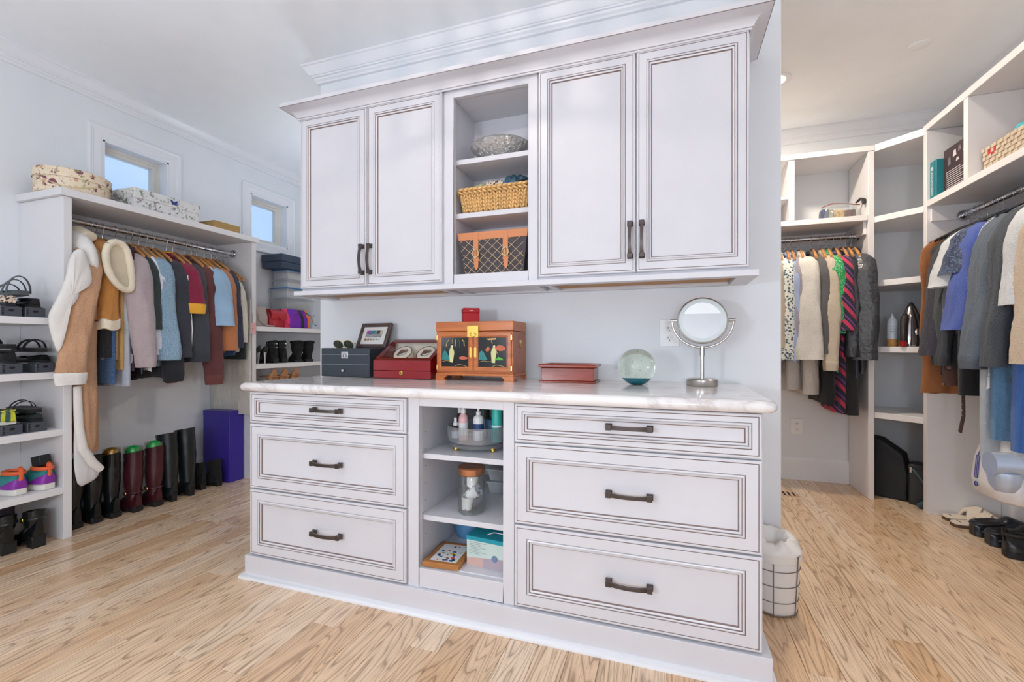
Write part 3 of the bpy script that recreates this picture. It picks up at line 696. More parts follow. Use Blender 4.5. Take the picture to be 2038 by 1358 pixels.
sheet(hm, -3.112, .02).build('lining', M_('lining_cloth', (214, 212, 212), .9, bump=.5, bscale=90), g, smooth=70, world=True)
MB().tube([(-3.09, 1.600, .83), (-3.085, 1.600, .74), (-3.08, 1.602, .609), (-3.078, 1.618, .485), (-3.078, 1.661, .398), (-3.085, 1.708, .345)], [.018, .02, .021, .023, .024, .02], 12, flat=.8).build('fleece_edge', SHERPA, g, smooth=80, world=True)
# shearling vest
g = garment('shearling_vest', 'caramel shearling vest with cream fleece trim', 'vest', 'L', 1.775, CARAMEL, L=.50, sw=.228, th=.066, sleeves=0, collar=0, nf=2, fold=.004, flare=1.02, dz=-.09, hem=CREAMF)
arm = smooth_poly([(-.055, -.075), (-.012, -.03), (.045, -.05), (.066, -.13), (.084, -.29), (.055, -.32), (-.015, -.275), (-.055, -.18)], 2)
ap = [(.243+.004*NZ.noise(Vector((y*30, z*30, 0))), y, z) for y, z in arm]; MB().tube(ap+[ap[0]], [.019+.004*NZ.noise(Vector((y*40, z*40, 2))) for x, y, z in ap]+[.019], 10, up=(1, 0, 0), cap=False).build('armhole_trim', CREAMF, g, smooth=80)
MB().loft([[(x, y*k, -.18+(z+.18)*k) for q, y, z in ap] for x, k in ((.238, 1.0), (.247, .86), (.240, .6), (.232, .2))]).build('armhole_lining', M_('cream_fleece_shaded', (206, 192, 166), .95, noise=.1, bump=1.0, bscale=110), g, smooth=80)  # lining fleece darkened to stand for shade inside the armhole
MB().tube([(.13, -.065, -.01), (.06, -.085, .018), (-.02, -.06, .03), (-.08, -.02, .02)], [.035, .045, .045, .03], 12, flat=.8).build('fleece_collar', CREAMF, g)
MB().tube([(.10, -.09, -.02), (.06, -.105, -.10), (.035, -.10, -.20), (.02, -.095, -.32)], [.03, .038, .034, .025], 10, flat=.6, up=(0, 1, 0)).build('fleece_lapel', CREAMF, g)
zp = MB().tube([(.10, -.076, -.30), (.095, -.077, -.46)], .007, 8).build('pocket_zip', cloth('brown_tape', (84, 52, 40)), g); MB().lathe([(.004, 0), (.005, .02), (.002, .026)], 8, (.10, -.084, -.325)).build('zip_pull', CHROME, zp)
MB().box(-.2, .215, -.0795, -.076, -.505, -.495).build('waist_piping', MATS['brown_tape'], g)
slab('colour_block_sweater', 'beige and black colour-block knit', 'sweater', 'L', 1.80, cloth('blockknit', (196, 160, 122)), 1.68, .97, .175, .020, 'wood', seed=3)
slab('long_cardigan', 'mustard long cardigan', 'cardigan', 'L', 1.838, cloth('mustard', (198, 158, 96)), 1.69, .91, .180, .018, 'wood', seed=4)
slab('black_panel_skirt', 'narrow black knitted skirt beside the mustard cardigan', 'skirt', 'L', 1.775, cloth('blackknit', (34, 34, 40)), 1.55, .985, .185, .014, None, seed=5)
slab('jeans', 'dark blue jeans hem under the tan coat', 'jeans', 'L', 1.79, cloth('dark_denim', (44, 78, 122), pat='denim', c2=(84, 122, 166)), 1.4, .83, .19, .016, None, seed=6)
slab('grey_shirt', 'pale grey shirt tail under the mustard cardigan', 'shirt', 'L', 1.862, cloth('palegrey', (190, 196, 208)), 1.6, .81, .20, .018, None, seed=8, nf=9, fold=.008)
slab('plum_scarf', 'thin dark plum scarf beside the mustard cardigan', 'scarf', 'L', 1.883, cloth('plum', (66, 40, 58)), 1.66, .90, .205, .009, None, seed=7)
MAUVE = cloth('mauve_fleece', (186, 170, 172))
garment('sweatshirt', 'mauve-grey sweatshirt', 'sweatshirt', 'L', 1.905, MAUVE, L=.70, sl=.62, th=.022, r0=.075, r1=.058, out=.07, cuff=MAUVE, hem=MAUVE)
slab('leather_skirt', 'black leather skirt under the mauve sweatshirt', 'skirt', 'L', 1.935, M_('skirt_leather', (26, 26, 32), .35), 1.4, .88, .20, .012, None, seed=9)
garment('jacket', 'dark green zip jacket', 'jacket', 'L', 1.962, cloth('dark_green', (42, 54, 54)), L=.60, sl=.44, th=.018, r0=.06, r1=.05, out=.05)
garment('shirt', 'white cotton shirt', 'shirt', 'L', 1.995, cloth('whitecot', (226, 230, 238)), L=.79, sl=.60, th=.017, r0=.06, r1=.045, out=.045)
LDEN = cloth('light_denim', (120, 152, 176), pat='denim', c2=(164, 192, 210)); SEAM = cloth('denim_seam', (96, 112, 124))
g = garment('denim_jacket', 'light blue denim jacket', 'jacket', 'L', 2.04, LDEN, L=.72, sl=.58, th=.028, r0=.075, r1=.062, out=.065, cuff=LDEN, hem=LDEN)
garment('sweater', 'black long-sleeved sweater', 'sweater', 'L', 2.085, cloth('black_knit2', (32, 35, 44)), L=.84, sl=.72, th=.022, r0=.066, r1=.052, out=.05, cuff=cloth('black_rib', (24, 27, 36)))
TRACK = cloth('track_black', (50, 52, 62))
g = garment('track_jacket', 'charcoal track jacket with white piping', 'jacket', 'L', 2.13, TRACK, L=.80, sl=.62, th=.026, r0=.072, r1=.06, out=.06, hem=cloth('track_rib', (58, 60, 76)))
MB().tube([(.255, .052, -.16), (.27, .060, -.35), (.285, .062, -.52), (.275, .06, -.70)], .0035, 6).build('piping', WHITE, g)
slab('striped_shirt', 'blue and white striped shirt tail below the track jacket', 'shirt', 'L', 2.185, cloth('bluestripe', (238, 240, 246), pat='vstripe', c2=(60, 84, 150)), 1.6, .862, .20, .016, None, seed=12)
g = garment('sports_top', 'maroon and yellow sports top', 'shirt', 'L', 2.215, cloth('maroon', (140, 28, 62)), L=.62, sl=.27, th=.022, r0=.064, r1=.064, out=.065, cuff=cloth('yellow', (240, 176, 52)))
MB().torus((0, 0, .004), .060, .011, 24, 8, sx=1.0, sy=.62).build('yellow_neckband', MATS['yellow'], g)
garment('hoodie', 'charcoal hooded sweatshirt', 'sweatshirt', 'L', 2.258, cloth('charcoal', (62, 66, 74)), L=.74, sl=.60, th=.028, r0=.072, r1=.055, out=.065, cuff=cloth('charcoal_rib', (54, 57, 66)))
BURG = cloth('burgundy', (98, 50, 50))
garment('crew_sweatshirt', 'burgundy sweatshirt with long cuffs', 'sweatshirt', 'L', 2.345, BURG, L=.70, sl=.76, th=.028, r0=.07, r1=.058, out=.075, cuff=cloth('burgundy_rib', (112, 60, 54)))
garment('white_blouse', 'white blouse with blue collar', 'blouse', 'L', 2.39, cloth('whiteblue', (222, 228, 236)), L=.74, sl=.6, th=.018, r0=.05, r1=.045, out=.03, collar=cloth('bluecollar', (110, 140, 170)))
garment('chambray_shirt', 'pale blue chambray shirt', 'shirt', 'L', 2.43, cloth('chambray', (160, 194, 224)), L=.56, sl=.40, th=.024, r0=.072, r1=.066, out=.085)
garment('corduroy_shirt', 'rust corduroy shirt', 'shirt', 'L', 2.49, cloth('rust_cord', (202, 130, 84), pat='cord', c2=(170, 100, 60)), L=.68, sl=.58, th=.022, r0=.062, r1=.05, out=.06)
garment('navy_jacket', 'navy jacket with denim hem', 'jacket', 'L', 2.545, cloth('navy', (44, 50, 72)), L=.66, sl=.56, th=.022, r0=.055, r1=.046, out=.05, hem=MATS['dark_denim'])
garment('cream_blouse', 'cream satin blouse', 'blouse', 'L', 2.60, cloth('creamsatin', (214, 208, 194), .5), L=.62, sl=.46, th=.018, r0=.05, r1=.04, out=.04, dz=-.16, hang=None)
slab('black_trousers', 'folded black trousers at the far end', 'trousers', 'L', 2.645, cloth('blacktrous', (36, 44, 50)), 1.50, .95, .21, .016, None, seed=14)
slab('long_trousers', 'long cream pleated trousers beside the partition board', 'trousers', 'L', 2.70, cloth('creamlong', (222, 218, 208), pat='cord', c2=(196, 190, 178)), 1.42, .52, .215, .014, None, seed=15, nf=12)
for k in range(4): hanger('wood', 'L', 2.572+k*.033, 'bare wooden hanger, number %s of four at the far end of the left rail' % ('one', 'two', 'three', 'four')[k], dz=-.055, group='empty hangers')
tg = thing('swing_tag', 'pink card tag on the cream trousers', 'tag', (-3.087, 2.72, 1.19)); MB().box(-.0015, .0015, -.028, .028, -.045, .045).build('card', M_('pinkcard', (236, 176, 176), .6), tg); MB().lathe([(.003, 0), (.012, .002), (.014, .02), (.006, .04)], 10, (.0, .0, -.022), sx=.12).build('figure_print', M_('printbrown', (110, 40, 40), .6), tg); MB().tube([(0, 0, .045), (0, .0, .12)], .001, 5).build('string', DARK, tg)
# ---------------------------------------------------------------- back rail (positions are x)
garment('knitted_sweater', 'beige knitted sweater', 'sweater', 'B', .735, cloth('beigeknit', (184, 170, 150)), L=.92, sl=.62, out=.03, th=.022, phi=.3)
garment('floral_shirt', 'white shirt with teal floral print', 'shirt', 'B', .79, cloth('floralm', (226, 226, 220), pat='floral', c2=(94, 118, 132), c3=(56, 78, 92), sc=2.1), L=.80, sl=.70, th=.022, r0=.066, r1=.052, out=.03, phi=.35)
garment('blue_shirt', 'pale periwinkle shirt', 'shirt', 'B', .838, cloth('periwinkle', (160, 176, 212)), L=.82, sl=.71, th=.018, r0=.05, r1=.042, out=.03, phi=.35)
garment('lilac_cardigan', 'grey-lilac cardigan', 'cardigan', 'B', .870, cloth('lilacgrey', (152, 148, 158)), L=.82, sl=.66, th=.016, r0=.05, r1=.04, out=.02)
slab('pleated_skirt', 'long pale grey pleated skirt', 'skirt', 'B', .845, cloth('greypleat', (190, 184, 180)), 1.4, .74, .205, .05, None, seed=21, nf=10, fold=.008)
garment('ivory_blouse', 'ivory gathered blouse', 'blouse', 'B', .925, cloth('ivory', (214, 210, 204)), L=.82, sl=.70, th=.034, r0=.078, r1=.082, out=.045, phi=.3, nf=9, fold=.009, flat=.55)
slab('ivory_dress', 'long ivory dress hem below the gathered blouse', 'dress', 'B', .945, cloth('ivory2', (204, 196, 188)), 1.5, .71, .215, .055, None, seed=22, nf=11, fold=.010)
garment('grey_blazer', 'dark grey blazer', 'blazer', 'B', 1.005, cloth('darkgrey', (92, 92, 94)), L=.84, sl=.66, th=.022, r0=.062, r1=.05, out=.03)
garment('beige_jacket', 'beige cotton jacket', 'jacket', 'B', 1.058, cloth('beigecot', (200, 186, 168)), L=.80, sl=.72, th=.022, r0=.066, r1=.052, out=.055, cuff=MATS['beigecot'])
garment('green_dress', 'bright green printed dress', 'dress', 'B', 1.098, cloth('greenprint', (34, 150, 82), pat='print', c2=(170, 226, 180)), L=.88, sl=.52, th=.028, r0=.064, r1=.055, out=.02)
slab('black_dress', 'long black dress behind the green dress', 'dress', 'B', 1.075, cloth('blackdress', (28, 28, 34)), 1.5, .645, .20, .04, None, seed=24)
STR = cloth('navypink', (36, 40, 58), pat='stripe', c2=(196, 52, 92), c3=(120, 60, 140), sc=.9)
garment('striped_dress', 'navy dress with pink diagonal stripes', 'dress', 'B', 1.145, STR, L=1.16, sl=.50, th=.030, r0=.058, r1=.06, out=.035, flare=1.06)
garment('leather_jacket', 'black leather jacket', 'jacket', 'B', 1.19, M_('jacket_leather', (40, 41, 47), .36, bump=.6, bscale=22, bdist=.012), L=.82, sl=.68, th=.02, r0=.055, r1=.045, out=.03)
garment('blue_jacket', 'slate blue jacket', 'jacket', 'B', 1.222, cloth('slate', (70, 86, 110)), L=.92, sl=.66, th=.016, r0=.05, r1=.04, out=.02)
slab('long_black_skirt', 'long black skirt under the dark parka', 'skirt', 'B', 1.20, cloth('blackskirt', (22, 22, 27)), 1.5, .575, .205, .045, None, seed=25)
garment('parka', 'shiny charcoal nylon parka', 'coat', 'B', 1.258, M_('nylon', (72, 75, 80), .34, bump=1.0, bscale=26, noise=.15, nscale=30, bdist=.011), L=.88, sl=.70, th=.024, r0=.085, r1=.078, out=.035, phi=.3, flat=.5)
# ---------------------------------------------------------------- right rail (positions are y)
P0 = -.15
garment('suede_vest', 'brown suede sleeveless vest', 'vest', 'R', 3.445, cloth('brown_suede', (150, 94, 52), .8), L=.98, sw=.232, th=.024, sleeves=0, hang='wire', nf=5)
garment('black_blouse', 'black patterned blouse', 'blouse', 'R', 3.385, cloth('blackpat', (34, 34, 38)), L=.72, sl=.26, th=.022, r0=.06, r1=.06, out=.0, phi=P0, hang='black', sw=.165)
garment('black_tee', 'soft black t-shirt', 't-shirt', 'R', 3.34, cloth('softblack', (44, 45, 52)), L=.86, sl=.52, th=.022, r0=.06, r1=.055, out=.01, phi=P0, hang='black', sw=.172)
slab('printed_dress', 'dark dress hem with pink and brown print', 'dress', 'R', 3.27, cloth('brownprint', (96, 66, 58), pat='floral', c2=(44, 36, 40), c3=(176, 120, 120), sc=.8), 1.5, .83, .20, .04, None, seed=31)
garment('navy_jacket', 'dark navy open jacket', 'jacket', 'R', 3.29, cloth('darknavy', (46, 44, 58)), L=.86, sl=.66, th=.026, r0=.068, r1=.085, out=.07, phi=P0, hang='black', sw=.18)
slab('black_long_top', 'long black top with a studded belt', 'top', 'R', 3.10, cloth('blacklong', (26, 26, 32)), 1.5, .79, .21, .035, None, seed=32)
garment('charcoal_jumper', 'charcoal jumper with ribbed cuffs', 'sweater', 'R', 3.215, cloth('charjumper', (52, 58, 66)), L=.78, sl=.66, th=.026, r0=.066, r1=.055, out=.03, phi=P0, hang='black', cuff=cloth('charjumper_rib', (46, 50, 58)), hem=cloth('charjumper_rib', (46, 50, 58)))
garment('white_tee', 'plain white t-shirt', 't-shirt', 'R', 3.135, cloth('whitetee', (208, 212, 216)), L=.70, sl=.28, th=.024, r0=.075, r1=.082, out=.07, phi=P0, hang='wire')
garment('grey_hoodie', 'heather grey hooded top', 'sweatshirt', 'R', 3.175, cloth('heather', (120, 124, 132)), L=.62, sl=.50, th=.022, r0=.06, r1=.05, out=.02, phi=P0, hang='black')
garment('navy_sweater', 'navy textured short-sleeved sweater', 'sweater', 'R', 3.06, cloth('navytex', (38, 52, 84), pat='print', c2=(110, 130, 160), sc=1.6), L=.80, sl=.22, th=.03, r0=.08, r1=.082, out=.05, phi=P0, hang='wire')
garment('royal_sweater', 'royal blue knitted sweater', 'sweater', 'R', 3.00, cloth('royal', (70, 92, 168)), L=.62, sl=.52, th=.03, r0=.08, r1=.085, out=.07, phi=P0, hang='black')
garment('dotted_blouse', 'white dotted blouse', 'blouse', 'R', 2.90, cloth('dotted', (224, 226, 234), pat='floral', c2=(226, 228, 236), c3=(120, 130, 160), sc=2.2), L=.90, sl=.62, th=.026, r0=.06, r1=.05, out=.02, phi=P0, hang='wire')
garment('slate_hoodie', 'slate grey hooded sweatshirt', 'sweatshirt', 'R', 2.845, cloth('slatehood', (86, 98, 112)), L=.78, sl=.66, th=.034, r0=.085, r1=.07, out=.075, phi=P0, hang='black', cuff=cloth('slaterib', (74, 84, 98)))
garment('dark_cardigan', 'dark grey zip cardigan', 'cardigan', 'R', 2.735, cloth('darkcard', (58, 66, 76)), L=.86, sl=.70, th=.032, r0=.075, r1=.06, out=.06, phi=P0, hang='wire')
garment('white_shirt', 'white long-sleeved t-shirt', 't-shirt', 'R', 2.64, cloth('whitels', (214, 216, 220)), L=.74, sl=.42, th=.03, r0=.07, r1=.05, out=.05, phi=P0, hang='wire')
garment('beige_sweater', 'oatmeal sweater', 'sweater', 'R', 2.55, cloth('oatmeal', (206, 186, 164)), L=.80, sl=.68, th=.03, r0=.07, r1=.05, out=.06, phi=P0, hang='wire')
garment('black_coat', 'black wool coat', 'coat', 'R', 2.44, cloth('blackwool', (40, 42, 48)), L=.95, sl=.66, th=.035, r0=.075, r1=.06, out=.04, phi=P0, hang='black')
slab('light_robe', 'light blue towelling robe hem', 'robe', 'R', 2.82, cloth('ltblue', (110, 162, 208), bump=.6), 1.4, .605, .215, .05, None, seed=33, nf=9, fold=.010)
slab('blue_robe', 'bright blue ribbed robe hem', 'robe', 'R', 2.66, cloth('midblue', (66, 112, 184), pat='cord', c2=(48, 86, 156)), 1.4, .58, .22, .055, None, seed=34, nf=9, fold=.010)
slab('grey_robe', 'pale grey robe hem beside the light blue robe', 'robe', 'R', 2.935, cloth('greyrobe', (180, 190, 200)), 1.4, .50, .20, .03, None, seed=36, nf=8)
# fringe of the vest, belt and shopping bag
b = thing('studded_belt', 'dark brown studded belt hanging below the black top', 'belt', (1.50, 3.10, .80))
MB().tube([(0, 0, .25), (0, 0, 0), (.004, .006, -.12), (.0, .03, -.215)], [.016]*4, 10, flat=.22, up=(1, 0, 0)).build('strap', M_('belt_brown', (56, 36, 34), .4), b)
for k in range(7): MB().lathe([(.001, -.003), (.003, -.001), (.003, .001), (.001, .003)], 6, (-.005, -.002, .06-k*.03)).build('stud', CHROME, b)
BAGW = M_('carrier_plastic', (228, 228, 230), .4, bump=.9, bscale=12)
b = thing('carrier_bag', 'white plastic carrier bag with blue print hanging below the robes', 'bag', (1.60, 2.985, .0)); rings = []
for z, a, w in ((.78, .015, .03), (.70, .03, .06), (.6, .05, .10), (.48, .065, .14), (.36, .075, .165), (.30, .07, .165), (.285, .05, .14)):
    rings.append([(a*math.copysign(abs(math.cos(q))**.7, math.cos(q))-.0, w*math.copysign(abs(math.sin(q))**.7, math.sin(q))+.012*math.sin(5*q+z*20), z) for q in [2*PI*j/28 for j in range(28)]])
MB().loft(rings).build('bag', BAGW, b, smooth=80)
BLUEP = M_('blue_print', (60, 70, 150), .5)
for k in range(3): MB().tube([(-.0765, .045+.012*k, .365), (-.0675, .045+.012*k, .48), (-.0525, .045+.012*k, .59-.05*k)], .0022, 5).build('print_line', BLUEP, b)
MB().torus((-.0765, .055, .335), .011, .003, 12, 5, 'x').build('print_mark', BLUEP, b)
# caramel/black panels stay out of the way: freestanding clothes rail, its end near the viewer on the right
k = thing('clothes_rail', 'grey metal clothes rail end close at the right edge', 'clothes rail', (.95, .80, 0))
GM = M_('satin_steel', (150, 156, 168), .35, .7)
MB().tube([(-.515, 0, .895), (.45, 0, .895)], .0150, 18).build('rail', GM, k)
MB().tube([(-.535, 0, .898), (-.508, 0, .898)], .0165, 18).build('end_sleeve', GM, k)
MB().lathe([(.002, -.026), (.010, -.024), (.015, -.016), (.0172, -.006), (.0172, .002), (.014, .004)], 24, (-.519, 0, .886)).build('end_cup', GM, k)
for x in (.05, .44):
    MB().tube([(x, 0, .88), (x, 0, .03)], .014, 14).build('post', GM, k); MB().tube([(x, -.2, .018), (x, .2, .018)], .016, 12).build('foot', GM, k)
# ================================================================ objects on the worktop
CT = .8897
def T3(x, y, z): return Matrix.Translation((x, y, z))
def RX(a): return Matrix.Rotation(a, 4, 'X')
def RY(a): return Matrix.Rotation(a, 4, 'Y')
def RZ(a): return Matrix.Rotation(a, 4, 'Z')
# black jewellery box
LEA = M_('slate_leather', (52, 60, 68), .42, bump=.25, bscale=260)
t = thing('jewellery_box', 'black leather jewellery box with drawer and silver clasp', 'jewellery box', (-1.628, 2.115, CT))
MB().box(-.155, .155, -.112, .112, .0015, .118).build('body', LEA, t, bevel=.003)
MB().box(-.155, .155, -.112, .112, .1195, .1545).build('lid', LEA, t, bevel=.003)
d = MB().box(-.149, .149, -.1145, -.112, .008, .064).build('drawer', LEA, t, bevel=.0015)
MB().lathe([(.001, 0), (.004, .002), (.007, .006), (.008, .012), (.005, .016), (.001, .017)], 14).xf(T3(-.005, -.1145, .034) @ RX(PI/2)).build('knob', CHROME, d)
c = MB().box(-.022, .022, -.116, -.112, .098, .136).build('clasp', CHROME, t, bevel=.002); MB().torus((0, -.118, .112), .010, .0025, 16, 6, 'y').build('clasp_ring', CHROME, c)
STI = M_('grey_stitch', (150, 156, 160), .7)
for z in (.0665, .1188): MB().box(-.152, .152, -.1127, -.1117, z-.0008, z+.0008).build('stitching', STI, t)
# sunglasses lying on it
t = thing('sunglasses', 'gold-rimmed round sunglasses on the black jewellery box', 'sunglasses', (-1.68, 2.055, CT+.155), .1)
LENS = glassmat('dark_lens', (.32, .36, .30, 1), .3)
for sx in (-.032, .032):
    r = MB().torus((0, 0, 0), .025, .0016, 26, 6, 'z', sx=1.12).xf(T3(sx, 0, .018) @ RX(-1.15)).build('rim', BRASS, t)
    MB().lathe([(.001, -.0006), (.0245, -.0006), (.0245, .0006), (.001, .0006)], 22, sx=1.12).xf(T3(sx, 0, .018) @ RX(-1.15)).build('lens', LENS, r)
    MB().tube([(sx*1.9, .008, .024), (sx*1.95, .06, .014), (sx*1.75, .12, .003)], .0014, 6).build('temple', BRASS, t)
MB().tube([(-.007, .004, .026), (0, .004, .03), (.007, .004, .026)], .0013, 6).build('bridge', BRASS, t)
# leaning picture frame
t = thing('picture_frame', 'dark wooden picture frame leaning behind the sunglasses', 'picture frame', (-1.575, 2.15, CT+.1555))
FR = wood('frame_walnut', (92, 74, 70), (70, 54, 52), .3); Mx = RZ(-.12) @ RX(-.38)
def fr_ring(i, d, w=.108, h=.148): return [(-w+i, d, i), (w-i, d, i), (w-i, d, h-i), (-w+i, d, h-i)]
MB().loft([fr_ring(0, .012), fr_ring(0, -.004), fr_ring(.006, -.008), fr_ring(.020, -.004), fr_ring(.022, .002), fr_ring(.022, .012), fr_ring(0, .012)], False, False).xf(Mx).build('moulding', FR, t)
MB().box(-.086, .086, .001, .010, .022, .126).xf(Mx).build('mount', M_('mount_card', (228, 226, 222), .6), t)
cols = [(170, 80, 160), (90, 110, 140), (70, 120, 160), (120, 140, 120), (60, 66, 80), (200, 180, 150)]
for k in range(6): MB().box(-.058+k*.0195, -.040+k*.0195, -.0005, .001, .082-.004*(k % 2), .104).xf(Mx).build('banknote_print', M_('note%d' % k, cols[k], .6), t)
MB().box(-.060, .056, -.0006, .001, .062, .080).xf(Mx).build('landscape_print', M_('landprint', (150, 150, 150), .6, noise=.6, nscale=90), t)
for k in range(6): MB().lathe([(.001, 0), (.0085-.0008*k, 0), (.0085-.0008*k, .0012), (.001, .0012)], 14).xf(Mx @ T3(-.054+k*.0195, .001, .050) @ RX(PI/2)).build('coin', M_('coin%d' % (k > 1), (176, 128, 70) if k < 2 else (170, 168, 160), .35, .8), t)
MB().box(-.012, .012, .052, .058, .0, .10).xf(RZ(-.12) @ RX(.0)).build('easel', FR, t)
# red watch winder
RED = M_('red_lacquer', (140, 14, 24), .12, Coat_Weight=.6); REDD = M_('red_lacquer_dark', (104, 16, 22), .15, Coat_Weight=.5); CREAM = M_('cream_lining', (226, 216, 198), .8)
t = thing('watch_winder', 'glossy red watch winder box with slanted glass lid', 'watch winder', (-1.268, 2.105, CT))
hw, y0, y1 = .166, -.125, .11
MB().box(-hw, hw, y0, y1, .002, .040).build('base', RED, t, bevel=.002)
MB().box(-hw, hw, y0, y1, .0412, .092).build('body', RED, t, bevel=.002)
k = MB().lathe([(.001, 0), (.010, .0), (.011, .003), (.008, .006), (.001, .006)], 18).xf(T3(.0, y0, .030) @ RX(PI/2)).build('lock', BRASS, t)
MB().box(-.0012, .0012, y0-.007, y0-.0055, .026, .034).build('keyhole', DARK, k)
def wr_ring(i, dz, zf=.094, zb=.200, yb=.07): 
    a = lambda s: (y0+.004+(yb-y0-.004)*s, zf+(zb-zf)*s); s0, s1 = i/.22, 1-i/.22
    return [(-hw+i, a(s0)[0], a(s0)[1]+dz), (hw-i, a(s0)[0], a(s0)[1]+dz), (hw-i, a(s1)[0], a(s1)[1]+dz), (-hw+i, a(s1)[0], a(s1)[1]+dz)]
MB().loft([wr_ring(0, -.006), wr_ring(0, 0), wr_ring(.024, 0), wr_ring(.026, -.006), wr_ring(0, -.006)], False, False).build('lid_frame', REDD, t, smooth=20)
MB().loft([wr_ring(.024, -.005), wr_ring(.024, -.002)]).build('lid_glass', PANEL, t, smooth=0)
mb = MB(); mb.box(-hw, hw, .071, y1, .0925, .200)
for s in (-1, 1): mb.prism([(y0+.004, .0925), (.071, .0925), (.071, .196)], .008, lambda a, b, c, s=s: (s*(hw-c), a, b))
mb.build('case_back', RED, t, smooth=20)
MB().box(-hw+.009, hw-.009, .064, .0705, .0925, .19).build('lining', CREAM, t); MB().box(-hw+.009, hw-.009, y0+.012, .064, .0925, .0965).build('lining', CREAM, t)
for s in (-.065, .075):
    q = MB().lathe([(.052, -.025), (.056, 0), (.054, .012), (.046, .014)], 26).xf(T3(s, .0, .118) @ RX(.75)).build('winder_drum', CREAM, t)
    MB().torus((0, 0, .013), .052, .002, 26, 6).xf(T3(s, .0, .118) @ RX(.75)).build('drum_rim', DARK, q)
    MB().lathe([(.001, .015), (.020, .015), (.021, .020), (.017, .023), (.001, .023)], 18).xf(T3(s, .0, .118) @ RX(.75)).build('watch', CHROME, q)
    MB().box(-.030, .030, -.009, .009, .014, .018).xf(T3(s, .0, .118) @ RX(.75) @ RZ(.7)).build('watch_band', NICKEL, q)
# painted jewellery cabinet
ORW = wood('orange_rosewood', (196, 112, 52), (164, 84, 34), .3, .8); ORS = wood('rosewood_side', (176, 108, 76), (150, 88, 62), .4, .8)
t = thing('jewellery_cabinet', 'orange wooden jewellery cabinet with black painted doors and brass fittings', 'jewellery cabinet', (-.870, 2.075, CT))
hw, d0, d1, H = .196, -.098, .098, .282
MB().box(-hw, hw, d0, d1, .036, .235).build('carcass', ORW, t, bevel=.002)
MB().box(-hw-.003, hw+.003, d0-.003, d1+.003, .2362, H).build('lid', ORW, t, bevel=.003)
MB().box(hw, hw+.0015, d0+.004, d1-.002, .040, .233).build('side_panel', ORS, t)
mb = MB(); mb.box(-hw-.004, hw+.004, d0-.004, d1+.004, .024, .036)
mb.build('base_rail', ORW, t, bevel=.002)
for sx in (-1, 1):
    for sy in (-1, 1):
        pts = [(0, 0), (.052, 0), (.044, .010), (.062, .024), (0, .024)]
        MB().prism(pts, .022, lambda a, b, c, sx=sx, sy=sy: (sx*(hw+.004-a), (d0-.004+c) if sy < 0 else (d1+.004-c), b)).build('foot', ORW, t, smooth=0)
LAC = M_('black_lacquer', (14, 18, 20), .15); TEALP = M_('teal_paint', (24, 120, 118), .4); GOLDP = M_('gold_paint', (206, 166, 104), .5); CORAL = M_('coral_paint', (196, 96, 60), .5); ROBE = M_('robe_paint', (206, 204, 140), .5); LEAFP = M_('leaf_paint', (70, 104, 52), .5); GRASS = M_('grass_paint', (78, 170, 50), .5); SKIN = M_('figure_paint', (232, 206, 176), .5)
